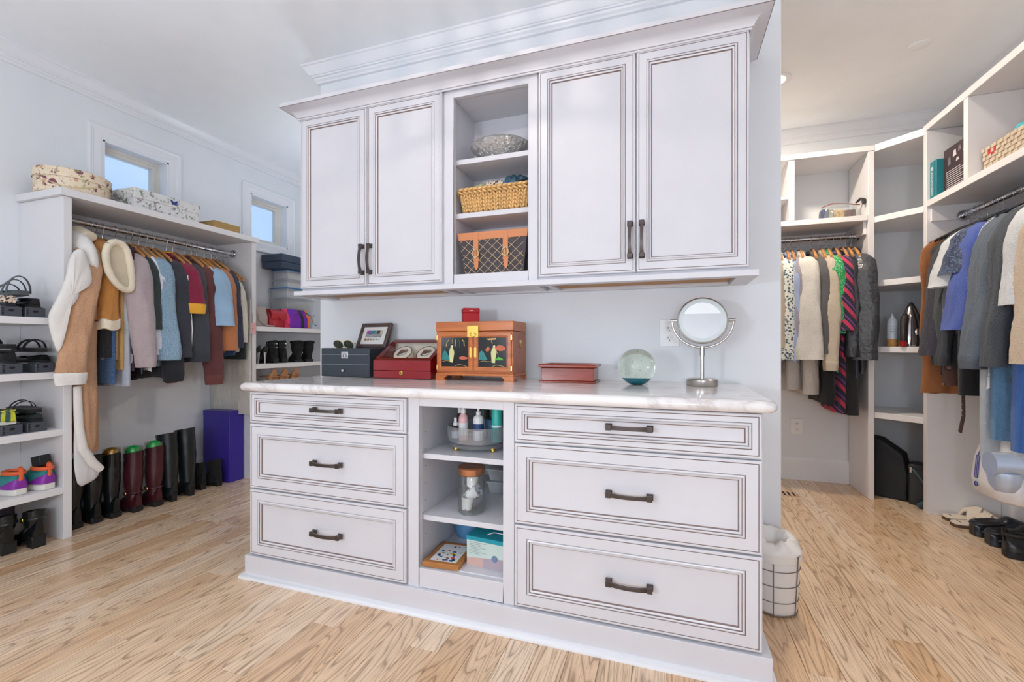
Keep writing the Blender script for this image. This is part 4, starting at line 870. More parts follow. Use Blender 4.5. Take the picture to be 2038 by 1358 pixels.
for side, x0, x1 in ((-1, -.190, -.002), (1, .002, .190)):
    def rg(i, y): return [(x0+i, y, .044+i), (x1-i, y, .044+i), (x1-i, y, .229-i), (x0+i, y, .229-i)]
    dr = MB().loft([rg(0, d0), rg(0, d0-.006), rg(.003, d0-.008), rg(.016, d0-.008), rg(.021, d0-.005), rg(.023, d0-.005)], False, False).build('door', ORW, t, smooth=20)
    MB().add(rg(.0225, d0-.0045), [(0, 1, 2, 3)]).build('black_panel', LAC, dr, smooth=0)
    cx = (x0+x1)/2; Y = d0-.0052
    def blob(name, pts, m, z=0): return MB().loft([[(cx+a, Y-z+.0004, b) for a, b in pts], [(cx+a, Y-.0008-z, b) for a, b in pts]]).build(name, m, dr, smooth=0)
    def line(name, pts, m, r=.0011): return MB().tube([(cx+a, Y-.0004, b) for a, b in pts], r, 5).build(name, m, dr)
    fx = .012*side-.004
    blob('painted_hill', [(-.068, .10), (-.066, .13), (-.055, .146), (-.042, .136), (-.03, .112), (-.022, .10)], TEALP)
    blob('painted_robe', [(fx-.010, .088), (fx+.006, .086), (fx+.010, .115), (fx+.014, .135), (fx+.006, .158), (fx-.008, .157), (fx-.014, .135)], ROBE, .0005)
    blob('painted_head', [(fx-.002, .157), (fx+.006, .158), (fx+.008, .166), (fx+.002, .171), (fx-.004, .166)], SKIN, .0008); blob('painted_hair', [(fx-.005, .166), (fx+.003, .170), (fx+.001, .177), (fx-.006, .174)], DARK, .001)
    line('ground_line', [(-.066, .090), (-.045, .096), (-.02, .092), (fx-.014, .094)], GOLDP); line('ground_line', [(.0, .070), (.02, .077), (.045, .074), (.062, .068)], GOLDP)
    if side < 0:
        for k in range(5): line('willow_strand', [(-.03+k*.017, .196), (-.040+k*.022, .186), (-.046+k*.024, .165-.006*(k % 2))], LEAFP if k % 2 else GOLDP, .0022)
        line('willow_trunk', [(-.01, .204), (-.012, .185), (-.02, .16)], GOLDP); blob('coral_leaves', [(.022, .112), (.04, .118), (.066, .112), (.066, .104), (.04, .100), (.024, .104)], CORAL)
    else:
        line('tree_trunk', [(.0, .203), (-.004, .185), (.012, .16), (.03, .125)], GOLDP); blob('coral_leaves', [(.014, .158), (.03, .170), (.05, .168), (.066, .158), (.064, .146), (.04, .142), (.018, .148)], CORAL); blob('coral_leaves', [(-.034, .150), (-.02, .164), (-.012, .156), (-.016, .142), (-.03, .140)], CORAL)
        blob('coral_leaves', [(-.03, .200), (.02, .203), (.016, .195), (-.02, .193)], GOLDP); blob('painted_grass', [(.016, .10), (.03, .116), (.05, .108), (.058, .10)], GRASS)
    # butterfly pull
    pv = MB(); px = x1-.010 if side < 0 else x0+.010
    pv.loft([[(px+.0085*math.cos(q)*(1 if abs(math.sin(q)) > .4 else .75), d0-.0082-h, .136+.026*math.sin(q)) for q in [2*PI*j/18 for j in range(18)]] for h in (0, .0022)]); pv.build('pull_plate', BRASS, dr)
    for z in (.205, .062): MB().box((x0-.003) if side < 0 else x1-.003, (x0+.005) if side < 0 else x1+.005, d0-.010, d0-.004, z-.012, z+.012).build('hinge', BRASS, dr, bevel=.001)
lp = MB().box(-.030, .028, d0-.011, d0-.0085, .207, .262).build('lock_plate', BRASS, t, bevel=.002)
MB().torus((0, d0-.013, .226), .016, .0018, 18, 6, 'y', a0=PI*1.05, a1=PI*1.95).build('lock_bail', BRASS, lp); 
for x in (-.010, .010): MB().lathe([(.001, 0), (.004, 0), (.003, .004), (.001, .005)], 10).xf(T3(x, d0-.011, .226) @ RX(PI/2)).build('lock_stud', BRASS, lp)
hd = MB().lathe([(.001, 0), (.012, 0), (.009, .003), (.001, .003)], 14, sy=1.5).xf(T3(hw+.0015, .01, .185) @ RY(PI/2)).build('side_handle', BRASS, t); MB().torus((hw+.006, .01, .172), .013, .002, 18, 6, 'x', a0=PI, a1=2*PI).build('bail', BRASS, hd)
# red ring box on top
t = thing('ring_box', 'small red gift box on top of the jewellery cabinet', 'box', (-.935, 2.085, CT+.2825), .55)
MB().box(-.040, .040, -.040, .040, 0, .046).build('base', M_('red_felt', (176, 12, 26), .6), t, bevel=.003); MB().box(-.041, .041, -.041, .041, .0465, .070).build('lid', MATS['red_felt'], t, bevel=.003)
MB().box(-.008, .008, -.0418, -.041, .055, .058).xf(RZ(0)).build('white_mark', WHITE, t)
# low wooden box with glass top
MAH = wood('mahogany', (150, 62, 44), (116, 42, 30), .22)
t = thing('trinket_box', 'low mahogany trinket box with glazed lid', 'box', (-.432, 2.095, CT))
MB().box(-.128, .128, -.082, .082, .0, .008).build('base', MAH, t, bevel=.003); MB().box(-.120, .120, -.074, .074, .0085, .066).build('body', MAH, t, bevel=.002)
def tr(i, z): return [(-.132+i, -.086+i, z), (.132-i, -.086+i, z), (.132-i, .086-i, z), (-.132+i, .086-i, z)]
MB().loft([tr(.012, .0665), tr(.0, .072), tr(0, .078), tr(.006, .084), tr(.03, .084), tr(.032, .074), tr(.03, .0675), tr(.012, .0665)], False, False).build('lid', MAH, t, smooth=20)
MB().loft([tr(.03, .078), tr(.03, .0805)]).build('lid_glass', PANEL, t, smooth=0)
for k in range(5): MB().torus((-.07+.035*k, -.01+.012*(k % 2), .069), .012, .0018, 16, 5).build('trinket', BRASS if k % 2 == 0 else CHROME, t)
# glass paperweight ball
def glassball():
    m = newmat('paperweight_glass', (.90, .98, .86, 1), .0); b = m.node_tree.nodes['Principled BSDF']; b.inputs['Transmission Weight'].default_value = 1.0; b.inputs['IOR'].default_value = 1.45; return m
t = thing('paperweight', 'clear glass ball with bubbles and a turquoise base', 'paperweight', (-.128, 2.03, CT))
R = .079; pr = []
for k in range(25):
    a = -PI/2+.28+(PI-.281)*k/24; pr.append((max(.0008, R*math.cos(a)), .0765+R*math.sin(a)))
MB().lathe([(.001, pr[0][1])]+pr, 48).build('glass', glassball(), t, smooth=80)
TQ = M_('turquoise_glass', (10, 150, 180), .2); TQ2 = M_('cobalt_glass', (16, 70, 160), .2)
pr2 = [(.001, .006), (.020, .0055), (.040, .012), (.052, .022), (.058, .032), (.045, .036), (.025, .033), (.001, .035)]
MB().lathe(pr2, 36).build('turquoise_swirl', TQ, t); 
rb = random.Random(5); bub = MB()
for k in range(34):
    a, r_, z = rb.uniform(0, 6.28), rb.uniform(.0, .046), rb.uniform(.045, .125); r_ *= math.sqrt(max(.1, 1-((z-.0765)/.07)**2)); s_ = rb.uniform(.0008, .0019)
    bub.lathe([(.0002, -s_), (s_*.8, -s_*.6), (s_, 0), (s_*.8, s_*.6), (.0002, s_)], 8, (r_*math.cos(a), r_*math.sin(a), z))
o = bub.build('bubbles', M_('bubble_silver', (210, 225, 220), .1, .6), t); o['kind'] = 'stuff'
# vanity mirror
t = thing('vanity_mirror', 'round brushed-nickel vanity mirror on a stand', 'mirror', (.135, 2.06, CT))
MB().lathe([(.001, 0), (.060, 0), (.062, .003), (.062, .026), (.058, .030), (.001, .030)], 40).build('base', NICKEL, t)
MB().tube([(0, 0, .03), (0, 0, .165)], .0075, 16).build('post', NICKEL, t); MB().tube([(0, 0, .125), (0, 0, .165)], .0095, 16).build('post_collar', NICKEL, t)
arc = [(.119*math.cos(a), 0, .272+.112*math.sin(a)) for a in [PI+PI*k/24 for k in range(25)]]
MB().tube(arc, .0045, 10, flat=.6, up=(0, 1, 0)).build('yoke', NICKEL, t)
for s in (-1, 1): MB().tube([(s*.100, 0, .273), (s*.126, 0, .273)], .0065, 12).build('pivot', NICKEL, t)
Mm = T3(0, 0, .272) @ RX(-.185) @ RX(PI/2)
hd = MB().lathe([(.001, -.012), (.088, -.012), (.097, -.006), (.100, .004), (.098, .011), (.094, .013), (.092, .010)], 48, cap1=False).xf(Mm).build('head', NICKEL, t)
MB().lathe([(.0765, .0085), (.0765, .0105), (.0925, .0105), (.0925, .0085)], 48, cap0=False, cap1=False).xf(Mm).build('light_ring', M_('frosted_ring', (206, 214, 214), .5), hd)
MB().lathe([(.0005, .0095), (.0766, .0095), (.0766, .0075), (.0005, .0075)], 48).xf(Mm).build('glass', newmat('mirror_glass', (.93, .93, .93, 1), .01, 1.0), hd)
# wall outlets
def outlet(name, label, loc, rz):
    t = thing(name, label, 'outlet', loc, rz)
    p = MB().box(-.044, .044, -.006, -.0005, -.063, .063).build('cover_plate', WHITE, t, bevel=.003)
    for z in (-.023, .023):
        f = MB().lathe([(.001, 0), (.017, 0), (.016, .002), (.001, .002)], 20).xf(T3(0, -.006, z) @ RX(PI/2)).build('socket', WHITE, p)
        for x, hh in ((-.006, .005), (.006, .0038)): MB().box(x-.0012, x+.0012, -.0086, -.0079, z+.002-hh, z+.002+hh).build('slot', DARK, p)
        MB().lathe([(.001, 0), (.0025, 0), (.0025, .0006), (.001, .0006)], 8).xf(T3(0, -.008, z-.009) @ RX(PI/2)).build('slot', DARK, p)
outlet('wall_outlet', 'white double outlet on the wall behind the vanity mirror', (.006, IY0, 1.115), 0)
outlet('wall_outlet', 'beige double outlet low on the back wall under the clothes', (.961, YB, .417), 0)
# ================================================================ wall niche
t = thing('silver_bowl', 'silver textured bowl on the top niche shelf', 'bowl', (-.785, 2.105, 1.9582))
def bowlm():
    m = newmat('hammered_silver', srgb(205, 203, 200), .25, .75); q = NT(m); v = q.coord('Object', (1, 1, .35)); q.bump(q.noise(v, 55, 4, .7, 1.2).outputs[0], .9, .012); return m
MB().lathe([(.001, .004), (.045, .002), (.05, 0), (.06, .004), (.10, .030), (.135, .058), (.152, .076), (.150, .082), (.140, .090), (.105, .104), (.055, .112), (.001, .114)], 56, sy=.80).build('bowl', bowlm(), t, smooth=50)
# seagrass basket
WICK = M_('seagrass', (214, 172, 112), .7, noise=.22, nscale=50, bump=.6, bscale=150); WICKD = M_('seagrass_core', (128, 92, 54), .8)
t = thing('woven_basket', 'woven seagrass basket full of hair accessories', 'basket', (-.785, 2.105, 1.6972))
def taper_box(mb, w0, d0_, w1, d1_, z0, z1, mi=0):
    return mb.loft([[(-w0, -d0_, z0), (w0, -d0_, z0), (w0, d0_, z0), (-w0, d0_, z0)], [(-w1, -d1_, z1), (w1, -d1_, z1), (w1, d1_, z1), (-w1, d1_, z1)]], mi=mi)
taper_box(MB(), .155, .085, .172, .095, 0, .108).build('core', WICKD, t)
wv = MB(); rows, nc = 5, 24
def pad(mb, c, u, v, n, a, b, h):
    c, u, v, n = Vector(c), Vector(u), Vector(v), Vector(n); pts = []
    ring0 = [c+u*(a*math.cos(q))+v*(b*math.sin(q)) for q in [2*PI*k/8 for k in range(8)]]; ring1 = [c+n*h+u*(a*.55*math.cos(q))+v*(b*.6*math.sin(q)) for q in [2*PI*k/8 for k in range(8)]]
    mb.loft([ring0, ring1])
for r_ in range(rows):
    f = (r_+.5)/rows; z = .006+.084*f; w = .155+.017*f*.9; dd = .085+.01*f*.9
    for k in range(nc):
        x = -w+2*w*(k+.5)/nc; s = 1 if (k % 2) else -1
        pad(wv, (x, -dd, z), Vector((.45*s, 0, .9)), Vector((.9, 0, -.45*s)), (0, -1, 0), .0145, .0068, .007)
    for k in range(12):
        y = -dd+2*dd*(k+.5)/12; s = 1 if (k % 2) else -1
        for sx in (-1, 1): pad(wv, (sx*w, y, z), Vector((0, .45*s, .9)), Vector((0, .9, -.45*s)), (sx, 0, 0), .0145, .0068, .007)
o = wv.build('weave', WICK, t); o['kind'] = 'stuff'
rm = MB()
for lay in range(2):
    z = .096+.016*lay; w, dd = .176-.002*lay, .099
    for k in range(14):
        x = -w+2*w*(k+.5)/14; pad(rm, (x, -dd, z), Vector((.93, 0, .30 if lay else -.3)), Vector((-.3, 0, .95)), (0, -1, 0), .021, .0085, .010)
        pad(rm, (x, dd, z), Vector((.93, 0, .30 if lay else -.3)), Vector((-.3, 0, .95)), (0, 1, 0), .021, .0085, .010)
    for k in range(8):
        y = -dd+2*dd*(k+.5)/8
        for sx in (-1, 1): pad(rm, (sx*w, y, z), Vector((0, .93, .3)), Vector((0, -.3, .95)), (sx, 0, 0), .019, .0085, .010)
o = rm.build('braided_rim', WICK, t); o['kind'] = 'stuff'
def scrunch(name, label, loc, m, R_, r_, seed, rot=(0, 0, 0)):
    rr = random.Random(seed); pts = [(R_*math.cos(a)*(1+.2*rr.random()), R_*math.sin(a)*(1+.2*rr.random()), .006*rr.random()) for a in [2*PI*k/14 for k in range(15)]]; pts[-1] = pts[0]
    rad = [r_*(1+.4*(k % 2)) for k in range(14)]+[r_]
    o = tag(MB().tube(pts, rad, 8).build(name, m), label, 'hair tie', 'hair accessories in the seagrass basket'); place(o, loc, rot); return o
LEO = cloth('leopard', (226, 206, 186), pat='floral', c2=(60, 40, 34), c3=(30, 24, 22), sc=3.2)
bz = 1.6972+.116
scrunch('hair_scrunchie', 'leopard print scrunchie in the seagrass basket', (-.79, 2.06, bz+.010), LEO, .032, .016, 1)
scrunch('hair_scrunchie', 'blue satin scrunchie in the seagrass basket', (-.71, 2.07, bz+.012), M_('blue_satin', (64, 104, 150), .35), .03, .014, 2, (.3, .2, 0))
scrunch('hair_scrunchie', 'teal and black scrunchie on top of the basket pile', (-.70, 2.10, bz+.042), M_('tealblack', (54, 84, 100), .5, noise=.5, nscale=60), .034, .018, 3, (.5, .1, 0))
scrunch('hair_scrunchie', 'cream and green scrunchie in the seagrass basket', (-.86, 2.08, bz+.008), M_('creamgreen', (150, 150, 120), .8, noise=.5, nscale=60), .034, .016, 4)
scrunch('hair_scrunchie', 'black scrunchie at the right of the basket pile', (-.655, 2.09, bz+.006), SUEDE, .03, .018, 6)
o = tag(MB().tube([(0, 0, 0), (.05, 0, .028), (.085, .012, .034), (.09, .03, .03), (.05, .04, .018), (0, .02, .004)], .0022, 6).build('headband', M_('wire_grey', (120, 120, 130), .4)), 'thin grey wire headband sticking out of the basket', 'headband'); place(o, (-.86, 2.05, bz+.012))
scrunch('hair_loop', 'black hair loop over the left rim of the basket', (-.925, 2.10, bz+.008), RUBBER, .02, .007, 7, (.8, .3, 0))
# monogram basket with straps
TANL = M_('tan_leather', (206, 132, 84), .45, bump=.15, bscale=120); MONO = M_('lattice_canvas', (62, 56, 60), .6, noise=.15, nscale=30)
t = thing('storage_basket', 'dark lattice storage basket with tan straps and buckles', 'basket', (-.787, 2.10, 1.3975))
taper_box(MB(), .152, .085, .172, .097, .006, .168).build('body', MONO, t)
taper_box(MB(), .174, .099, .178, .102, .165, .202).build('rim_band', TANL, t, bevel=.002)
MB().box(-.155, .155, -.088, .088, 0, .0065).build('base_trim', TANL, t, bevel=.001)
LAT = M_('lattice_tan', (206, 178, 140), .6); lt = MB()
def fp(u, v): s = v/.162; return (u*(.152+.020*s), -(.085+.012*s)-.0012, .006+v)
n = 7
for dr_ in (1, -1):
    for k in range(-4, 9):
        pts = []
        for q in range(13):
            v = .160*q/12; u = (-1+2*(k+.5)/n*1.0+dr_*(v/.160)*1.1-(0 if dr_ > 0 else -.0))
            if -1 < u < 1: pts.append(fp(u, v))
        if len(pts) > 1: lt.tube(pts, .0013, 5)
o = lt.build('lattice', LAT, t); o['kind'] = 'stuff'
for x in (-.082, .068):
    st = MB().loft([[(x-.013, -.1035, .200), (x+.013, -.1035, .200), (x+.013, -.1005, .200), (x-.013, -.1005, .200)], [(x-.013, -.0985, .075), (x+.013, -.0985, .075), (x+.013, -.0955, .075), (x-.013, -.0955, .075)], [(x-.010, -.0950, .035), (x+.010, -.0950, .035), (x+.010, -.0925, .035), (x-.010, -.0925, .035)], [(x-.003, -.0945, .022), (x+.003, -.0945, .022), (x+.003, -.0920, .022), (x-.003, -.0920, .022)]]).build('strap', TANL, t, bevel=.001)
    MB().torus((x, -.1035, .10), .017, .0026, 20, 6, 'y', sx=.95, sy=1.15).build('buckle', M_('pale_brass', (226, 206, 160), .3, .9), st); MB().tube([(x, -.105, .118), (x, -.105, .085)], .0018, 6).build('buckle_pin', MATS['pale_brass'], st)
    MB().box(x-.0145, x+.0145, -.0995, -.0945, .066, .074).build('keeper', TANL, st)
for k, (x, c, rr) in enumerate(((-.12, (40, 40, 44), .02), (.045, (70, 90, 120), .022), (.10, (190, 170, 140), .018), (.14, (120, 80, 60), .016))):
    tag(place(MB().lathe([(.001, -rr), (rr*.8, -rr*.6), (rr, 0), (rr*.7, rr*.7), (.001, rr)], 12).build('rolled_belt', M_('belt%d' % k, c, .6)), (-.787+x, 2.12, 1.3975+.195), (.4, .3, 0)), ('rolled black belt', 'rolled blue belt', 'rolled beige belt', 'rolled brown belt')[k]+' peeking out of the lattice basket', 'belt')
# ================================================================ dresser niche
SZ = .6232
t = thing('turntable_tray', 'clear ribbed turntable tray on gold feet', 'tray', (-.768, 1.80, SZ))
MB().lathe([(.001, .030), (.120, .030), (.124, .034), (.124, .037), (.001, .037)], 48).build('deck', CLEARPL, t)
MB().lathe([(.124, .033), (.128, .034), (.132, .098), (.129, .099), (.124, .038)], 64, cap0=False, cap1=False).build('rim', CLEARPL, t)
rb_ = MB()
for k in range(72):
    a = 2*PI*k/72; rb_.tube([(.130*math.cos(a), .130*math.sin(a), .045), (.1325*math.cos(a), .1325*math.sin(a), .094)], .0012, 4)
o = rb_.build('ribs', CLEARPL, t); o['kind'] = 'stuff'
MB().lathe([(.12, .012), (.125, .016), (.125, .029), (.001, .0295), (.001, .012)], 48, cap0=False).build('bearing', CLEARPL, t)
for k in range(4):
    a = -PI/2-.62+k*PI/2; MB().tube([(.108*math.cos(a), .108*math.sin(a), .012), (.113*math.cos(a), .113*math.sin(a), 0)], [.013, .010], 12).build('foot', BRASS, t)
DK = SZ+.0372
def bottle(name, label, loc, prof, m, parts=()):
    t = thing(name, label, 'bottle', loc, 0, 'bottles on the turntable tray'); MB().lathe(prof, 22).build('body', m, t)
    for nm, pf, mm in parts: MB().lathe(pf, 20).build(nm, mm, t)
    return t
PINKL = glassmat('pink_plastic', (.96, .72, .74, 1), .2, .1); PINK = M_('pink_label', (236, 168, 172), .5); AMB = M_('amber_dark', (52, 44, 48), .15)
bottle('spray_bottle', 'clear pink spray bottle on the turntable tray', (-.820, 1.755, DK), [(.001, 0), (.019, 0), (.020, .003), (.020, .088), (.017, .100), (.010, .108), (.009, .112)], M_('pinkbody', (238, 190, 190), .2), [('label', [(.0202, .020), (.0203, .020), (.0203, .072), (.0202, .072)], WHITE), ('nozzle', [(.001, .112), (.011, .112), (.011, .126), (.008, .128), (.008, .140), (.001, .141)], WHITE)])
bottle('lotion_bottle', 'white lotion bottle with blue label', (-.755, 1.765, DK), [(.001, 0), (.021, 0), (.022, .003), (.022, .090), (.018, .100), (.009, .106), (.009, .110)], WHITE, [('label', [(.0222, .040), (.0224, .040), (.0224, .070), (.0222, .070)], M_('navy_label', (40, 74, 124), .4)), ('pump', [(.001, .110), (.010, .110), (.010, .120), (.005, .122), (.005, .135), (.001, .136)], WHITE)])
bottle('serum_bottle', 'small black serum bottle with white dropper', (-.852, 1.745, DK), [(.001, 0), (.016, 0), (.017, .003), (.017, .050), (.012, .058), (.008, .060)], AMB, [('label', [(.0172, .008), (.0173, .008), (.0173, .036), (.0172, .036)], WHITE), ('dropper', [(.001, .060), (.010, .060), (.010, .072), (.006, .074), (.006, .092), (.001, .094)], WHITE)])
bottle('mist_bottle', 'slim dark mist bottle with white cap', (-.858, 1.805, DK), [(.001, 0), (.014, 0), (.014, .098), (.009, .104)], AMB, [('cap', [(.001, .104), (.0105, .104), (.0105, .138), (.001, .139)], WHITE)])
bottle('shampoo_tube', 'tall turquoise bottle on the turntable tray', (-.672, 1.765, DK), [(.001, 0), (.022, 0), (.022, .125), (.020, .132), (.001, .132)], M_('turq_plastic', (46, 182, 170), .35), [('label', [(.0222, .060), (.0223, .060), (.0223, .068), (.0222, .068)], WHITE), ('cap', [(.001, .132), (.0205, .132), (.0205, .144), (.001, .145)], M_('turq_plastic2', (70, 200, 186), .3))])
bottle('blue_jar', 'round blue jar at the back of the turntable tray', (-.735, 1.85, DK), [(.001, 0), (.026, 0), (.026, .07), (.022, .076), (.001, .076)], M_('blue_jarp', (70, 110, 150), .4))
bottle('orange_jar', 'orange jar at the right of the turntable tray', (-.660, 1.835, DK), [(.001, 0), (.018, 0), (.018, .05), (.001, .052)], M_('orange_jarp', (206, 90, 60), .4))
bottle('dark_spray', 'dark spray can at the back of the top shelf', (-.85, 2.05, SZ), [(.001, 0), (.03, 0), (.03, .13), (.02, .145), (.02, .165), (.001, .166)], M_('dkcan', (60, 66, 60), .4))
bottle('green_can', 'olive spray can at the back of the top shelf', (-.72, 2.05, SZ), [(.001, 0), (.035, 0), (.035, .12), (.02, .14), (.02, .17), (.001, .171)], M_('olvcan', (98, 110, 90), .4))
# glass jar of paper cups
S2 = .3752
t = thing('glass_jar', 'clear glass jar with copper lid holding paper cups', 'jar', (-.765, 1.715, S2))
MB().lathe([(.001, .002), (.050, 0), (.055, .004), (.055, .150), (.050, .156), (.0485, .156), (.0525, .149), (.0525, .006), (.001, .005)], 40).build('glass', CLEAR, t)
MB().lathe([(.001, .1565), (.053, .1565), (.056, .160), (.056, .184), (.053, .188), (.001, .188)], 40).build('lid', M_('copper_lid', (200, 140, 104), .25, .9), t)
CUP = cloth('paper_cup', (238, 238, 240), pat='floral', c2=(240, 240, 242), c3=(130, 120, 200), sc=1.5, rough=.6, bump=.02)
for k, (M2) in enumerate((T3(-.018, -.008, .008) @ RY(.10), T3(.004, .0, .072) @ RY(1.0) @ T3(0, 0, -.02), T3(.0, .004, .100) @ RY(.1))):
    o = tag(MB().lathe([(.020, 0), (.0265, .052), (.0272, .053), (.0255, .052), (.019, .001)], 24).xf(M2).build('paper_cup', CUP), ('lowest', 'tilted middle', 'topmost')[k]+' floral paper cup in the glass jar', 'cup', 'paper cups in the jar'); place(o, (-.765, 1.715, S2+.004))
def bin_(name, label, loc, w, d, h, lid=None, rz=0, m=None, group=None, fill=None):
    t = thing(name, label, 'storage bin', loc, rz, group)
    taper_box(MB(), w*.92, d*.92, w, d, 0, h).build('tub', m or MILKY, t, bevel=.004)
    MB().loft([[(-w*q, -d*q, z), (w*q, -d*q, z), (w*q, d*q, z), (-w*q, d*q, z)] for q, z in ((1.0, h-.008), (1.05, h-.006), (1.05, h+.001), (1.0, h+.002))]).build('lid' if lid else 'rim', lid or MILKY, t, bevel=.002)
    if fill: taper_box(MB(), w*.8, d*.8, w*.85, d*.85, .006, h*.7).build('contents', fill, t)
    return t
FILLT = M_('teal_fill', (80, 120, 130), .6, noise=.5, nscale=40); FILLW = M_('white_fill', (220, 220, 218), .7, noise=.25, nscale=30); FILLB = M_('black_fill', (40, 42, 52), .7, noise=.3, nscale=50)
bin_('clear_bin', 'clear plastic bin behind the glass jar', (-.69, 2.06, S2), .10, .11, .055, fill=FILLT); bin_('clear_bin', 'clear plastic bin stacked on top behind the glass jar', (-.69, 2.06, S2+.0575), .10, .11, .055, fill=FILLB)
# bottom shelf: trivet, product box, blue bag
S3 = .1802
t = thing('tile_trivet', 'wooden-framed trivet with a painted flower tile', 'trivet', (-.855, 1.70, S3), .06)
WT = wood('trivet_oak', (184, 124, 66), (150, 94, 46), .4)
def tv(i, z): return [(-.078+i, -.098+i, z), (.078-i, -.098+i, z), (.078-i, .098-i, z), (-.078+i, .098-i, z)]
MB().loft([tv(0, 0), tv(0, .016), tv(.003, .019), tv(.020, .019), tv(.021, .014)], True, True).build('frame', WT, t, smooth=20)
tl = MB().loft([tv(.0205, .013), tv(.0205, .017), tv(.0225, .018)]).build('tile', M_('tile_glaze', (236, 236, 236), .15), t, smooth=0)
rt = random.Random(9); pal = [(44, 78, 170), (44, 78, 170), (66, 100, 190), (196, 60, 50), (226, 184, 60), (56, 140, 70), (90, 60, 150), (56, 140, 70)]
for k in range(34):
    x, y = rt.uniform(-.046, .046), rt.uniform(-.066, .066); r_ = rt.uniform(.004, .008); c = pal[k % 8] if (x*x+y*y) < .0025 or k % 2 else pal[(k+3) % 8]
    MB().lathe([(.0005, .018), (r_, .018), (r_*.8, .0188), (.0005, .0188)], 7, (x, y, 0), sx=1.3 if k % 3 else .8).build('painted_flower', M_('fl_%d_%d_%d' % c, c, .3), tl)
t = thing('product_box', 'mint and teal cardboard box on the bottom dresser shelf', 'box', (-.660, 1.74, S3), -.10)
MB().box(-.095, .095, -.085, .085, 0, .118).build('carton', M_('mint_card', (196, 214, 208), .5), t, bevel=.001)
MB().box(-.0955, .0955, -.0855, .0855, .1182, .1192).build('top_panel', M_('teal_card', (26, 150, 170), .45), t); MB().box(-.0955, .0955, -.0857, -.0852, .103, .1192).build('top_band', MATS['teal_card'], t)
MB().prism([(-.094, .002), (-.02, .002), (-.02, .040), (-.094, .032)], .0006, lambda a, b, c: (a, -.0853-c, b)).build('photo_print', M_('rose_print', (206, 170, 160), .5), t); MB().prism([(-.02, .002), (.094, .002), (.094, .052), (-.02, .040)], .0006, lambda a, b, c: (a, -.0853-c, b)).build('photo_print', M_('mauve_print', (172, 158, 168), .5), t)
MB().lathe([(.001, 0), (.013, 0), (.013, .0008), (.001, .0008)], 18).xf(T3(.03, -.0858, .046) @ RX(PI/2)).build('photo_print', M_('slate_print', (110, 130, 160), .5), t)
for k in range(8): MB().box(-.082, -.082+(.05 if k % 3 else .075), -.0858, -.0852, .095-k*.0062, .0962-k*.0062).build('text_line', M_('grey_text', (130, 150, 148), .5), t)
MB().tube([(-.02, -.05, .1195), (.0, -.03, .124), (.05, -.03, .124), (.07, -.05, .1195)], .002, 6).build('carry_cord', WHITE, t)
t = tag(MB().lathe([(.001, 0), (.05, .0), (.062, .02), (.066, .055), (.055, .09), (.02, .115), (.001, .12)], 24, sx=1.1).build('plastic_pouch', M_('blue_film', (92, 150, 196), .25, bump=1.0, bscale=26)), 'crumpled blue plastic pouch at the back of the bottom shelf', 'pouch'); place(t, (-.87, 1.93, S3))
# ================================================================ waste basket
t = thing('waste_basket', 'white lined wire waste basket beside the dresser', 'waste basket', (.402, 2.085, 0))
LIN = M_('bin_liner', (226, 222, 218), .35, bump=.8, bscale=16); WIRE = M_('bin_wire', (128, 116, 108), .35, .7)
MB().lathe([(.001, .008), (.080, .008), (.084, .02), (.094, .235), (.093, .24)], 40).build('tub', M_('tub_white', (222, 218, 214), .5), t)
for z, r_ in ((.010, .084), (.060, .0872), (.122, .0902), (.182, .0930), (.238, .0962)): MB().torus((0, 0, z), r_, .0017, 44, 6).build('hoop', WIRE, t)
for k in range(6):
    a = -1.75+k*PI/3; MB().tube([(.0845*math.cos(a), .0845*math.sin(a), .0), (.097*math.cos(a), .097*math.sin(a), .240)], .0018, 6).build('upright', WIRE, t)
rings = []; rr = random.Random(4)
for k, (r_, z) in enumerate(((.0965, .215), (.0985, .240), (.100, .252), (.092, .262), (.075, .280), (.055, .285), (.04, .262), (.03, .20))):
    rings.append([((r_+.008*NZ.noise(Vector((math.cos(2*PI*j/36)*2.5, math.sin(2*PI*j/36)*2.5, k*.7))))*math.cos(2*PI*j/36), (r_+.008*NZ.noise(Vector((math.cos(2*PI*j/36)*2.5, math.sin(2*PI*j/36)*2.5, k*.7))))*math.sin(2*PI*j/36), z+(.022*NZ.noise(Vector((math.cos(2*PI*j/36)*2, math.sin(2*PI*j/36)*2, 5+k*.5))) if k > 2 else 0)+(.025*max(0, math.sin(2*PI*j/36)) if k > 2 else 0)) for j in range(36)])
MB().loft(rings, False, True).build('liner', LIN, t, smooth=60)
# ================================================================ boxes on the left top shelf
TZ = 1.9152
def floralbox(name, base, c2, c3, c4, sc=1.0):
    m = newmat(name, srgb(*base), .4); t = NT(m); v = t.coord('Object')
    vo = t.new('ShaderNodeTexVoronoi'); vo.inputs['Scale'].default_value = 24*sc; t.link(v, vo.inputs['Vector'])
    n = t.noise(v, 60*sc, 3, .6, 1.2); d = t.math('ADD', vo.outputs['Distance'], t.math('MULTIPLY', n.outputs[0], .6))
    c = t.mix(t.ramp(d, [(.52, (1,1,1,1)), (.60, (0,0,0,1))]), srgb(*base), srgb(*c2))
    n2 = t.noise(v, 16*sc, 4, .6, 2.0); c = t.mix(t.ramp(n2.outputs[0], [(.56, (0,0,0,1)), (.60, (1,1,1,1))]), c, srgb(*c3))
    n3 = t.noise(t.coord('Object', loc=(5, 3, 1)), 26*sc, 4, .6, 2.0); c = t.mix(t.ramp(n3.outputs[0], [(.60, (0,0,0,1)), (.64, (1,1,1,1))]), c, srgb(*c4))
    t.link(c, t.b.inputs['Base Color']); return m
HB = floralbox('hatbox_paper', (232, 214, 186), (206, 164, 130), (120, 60, 80), (150, 150, 90), .9)
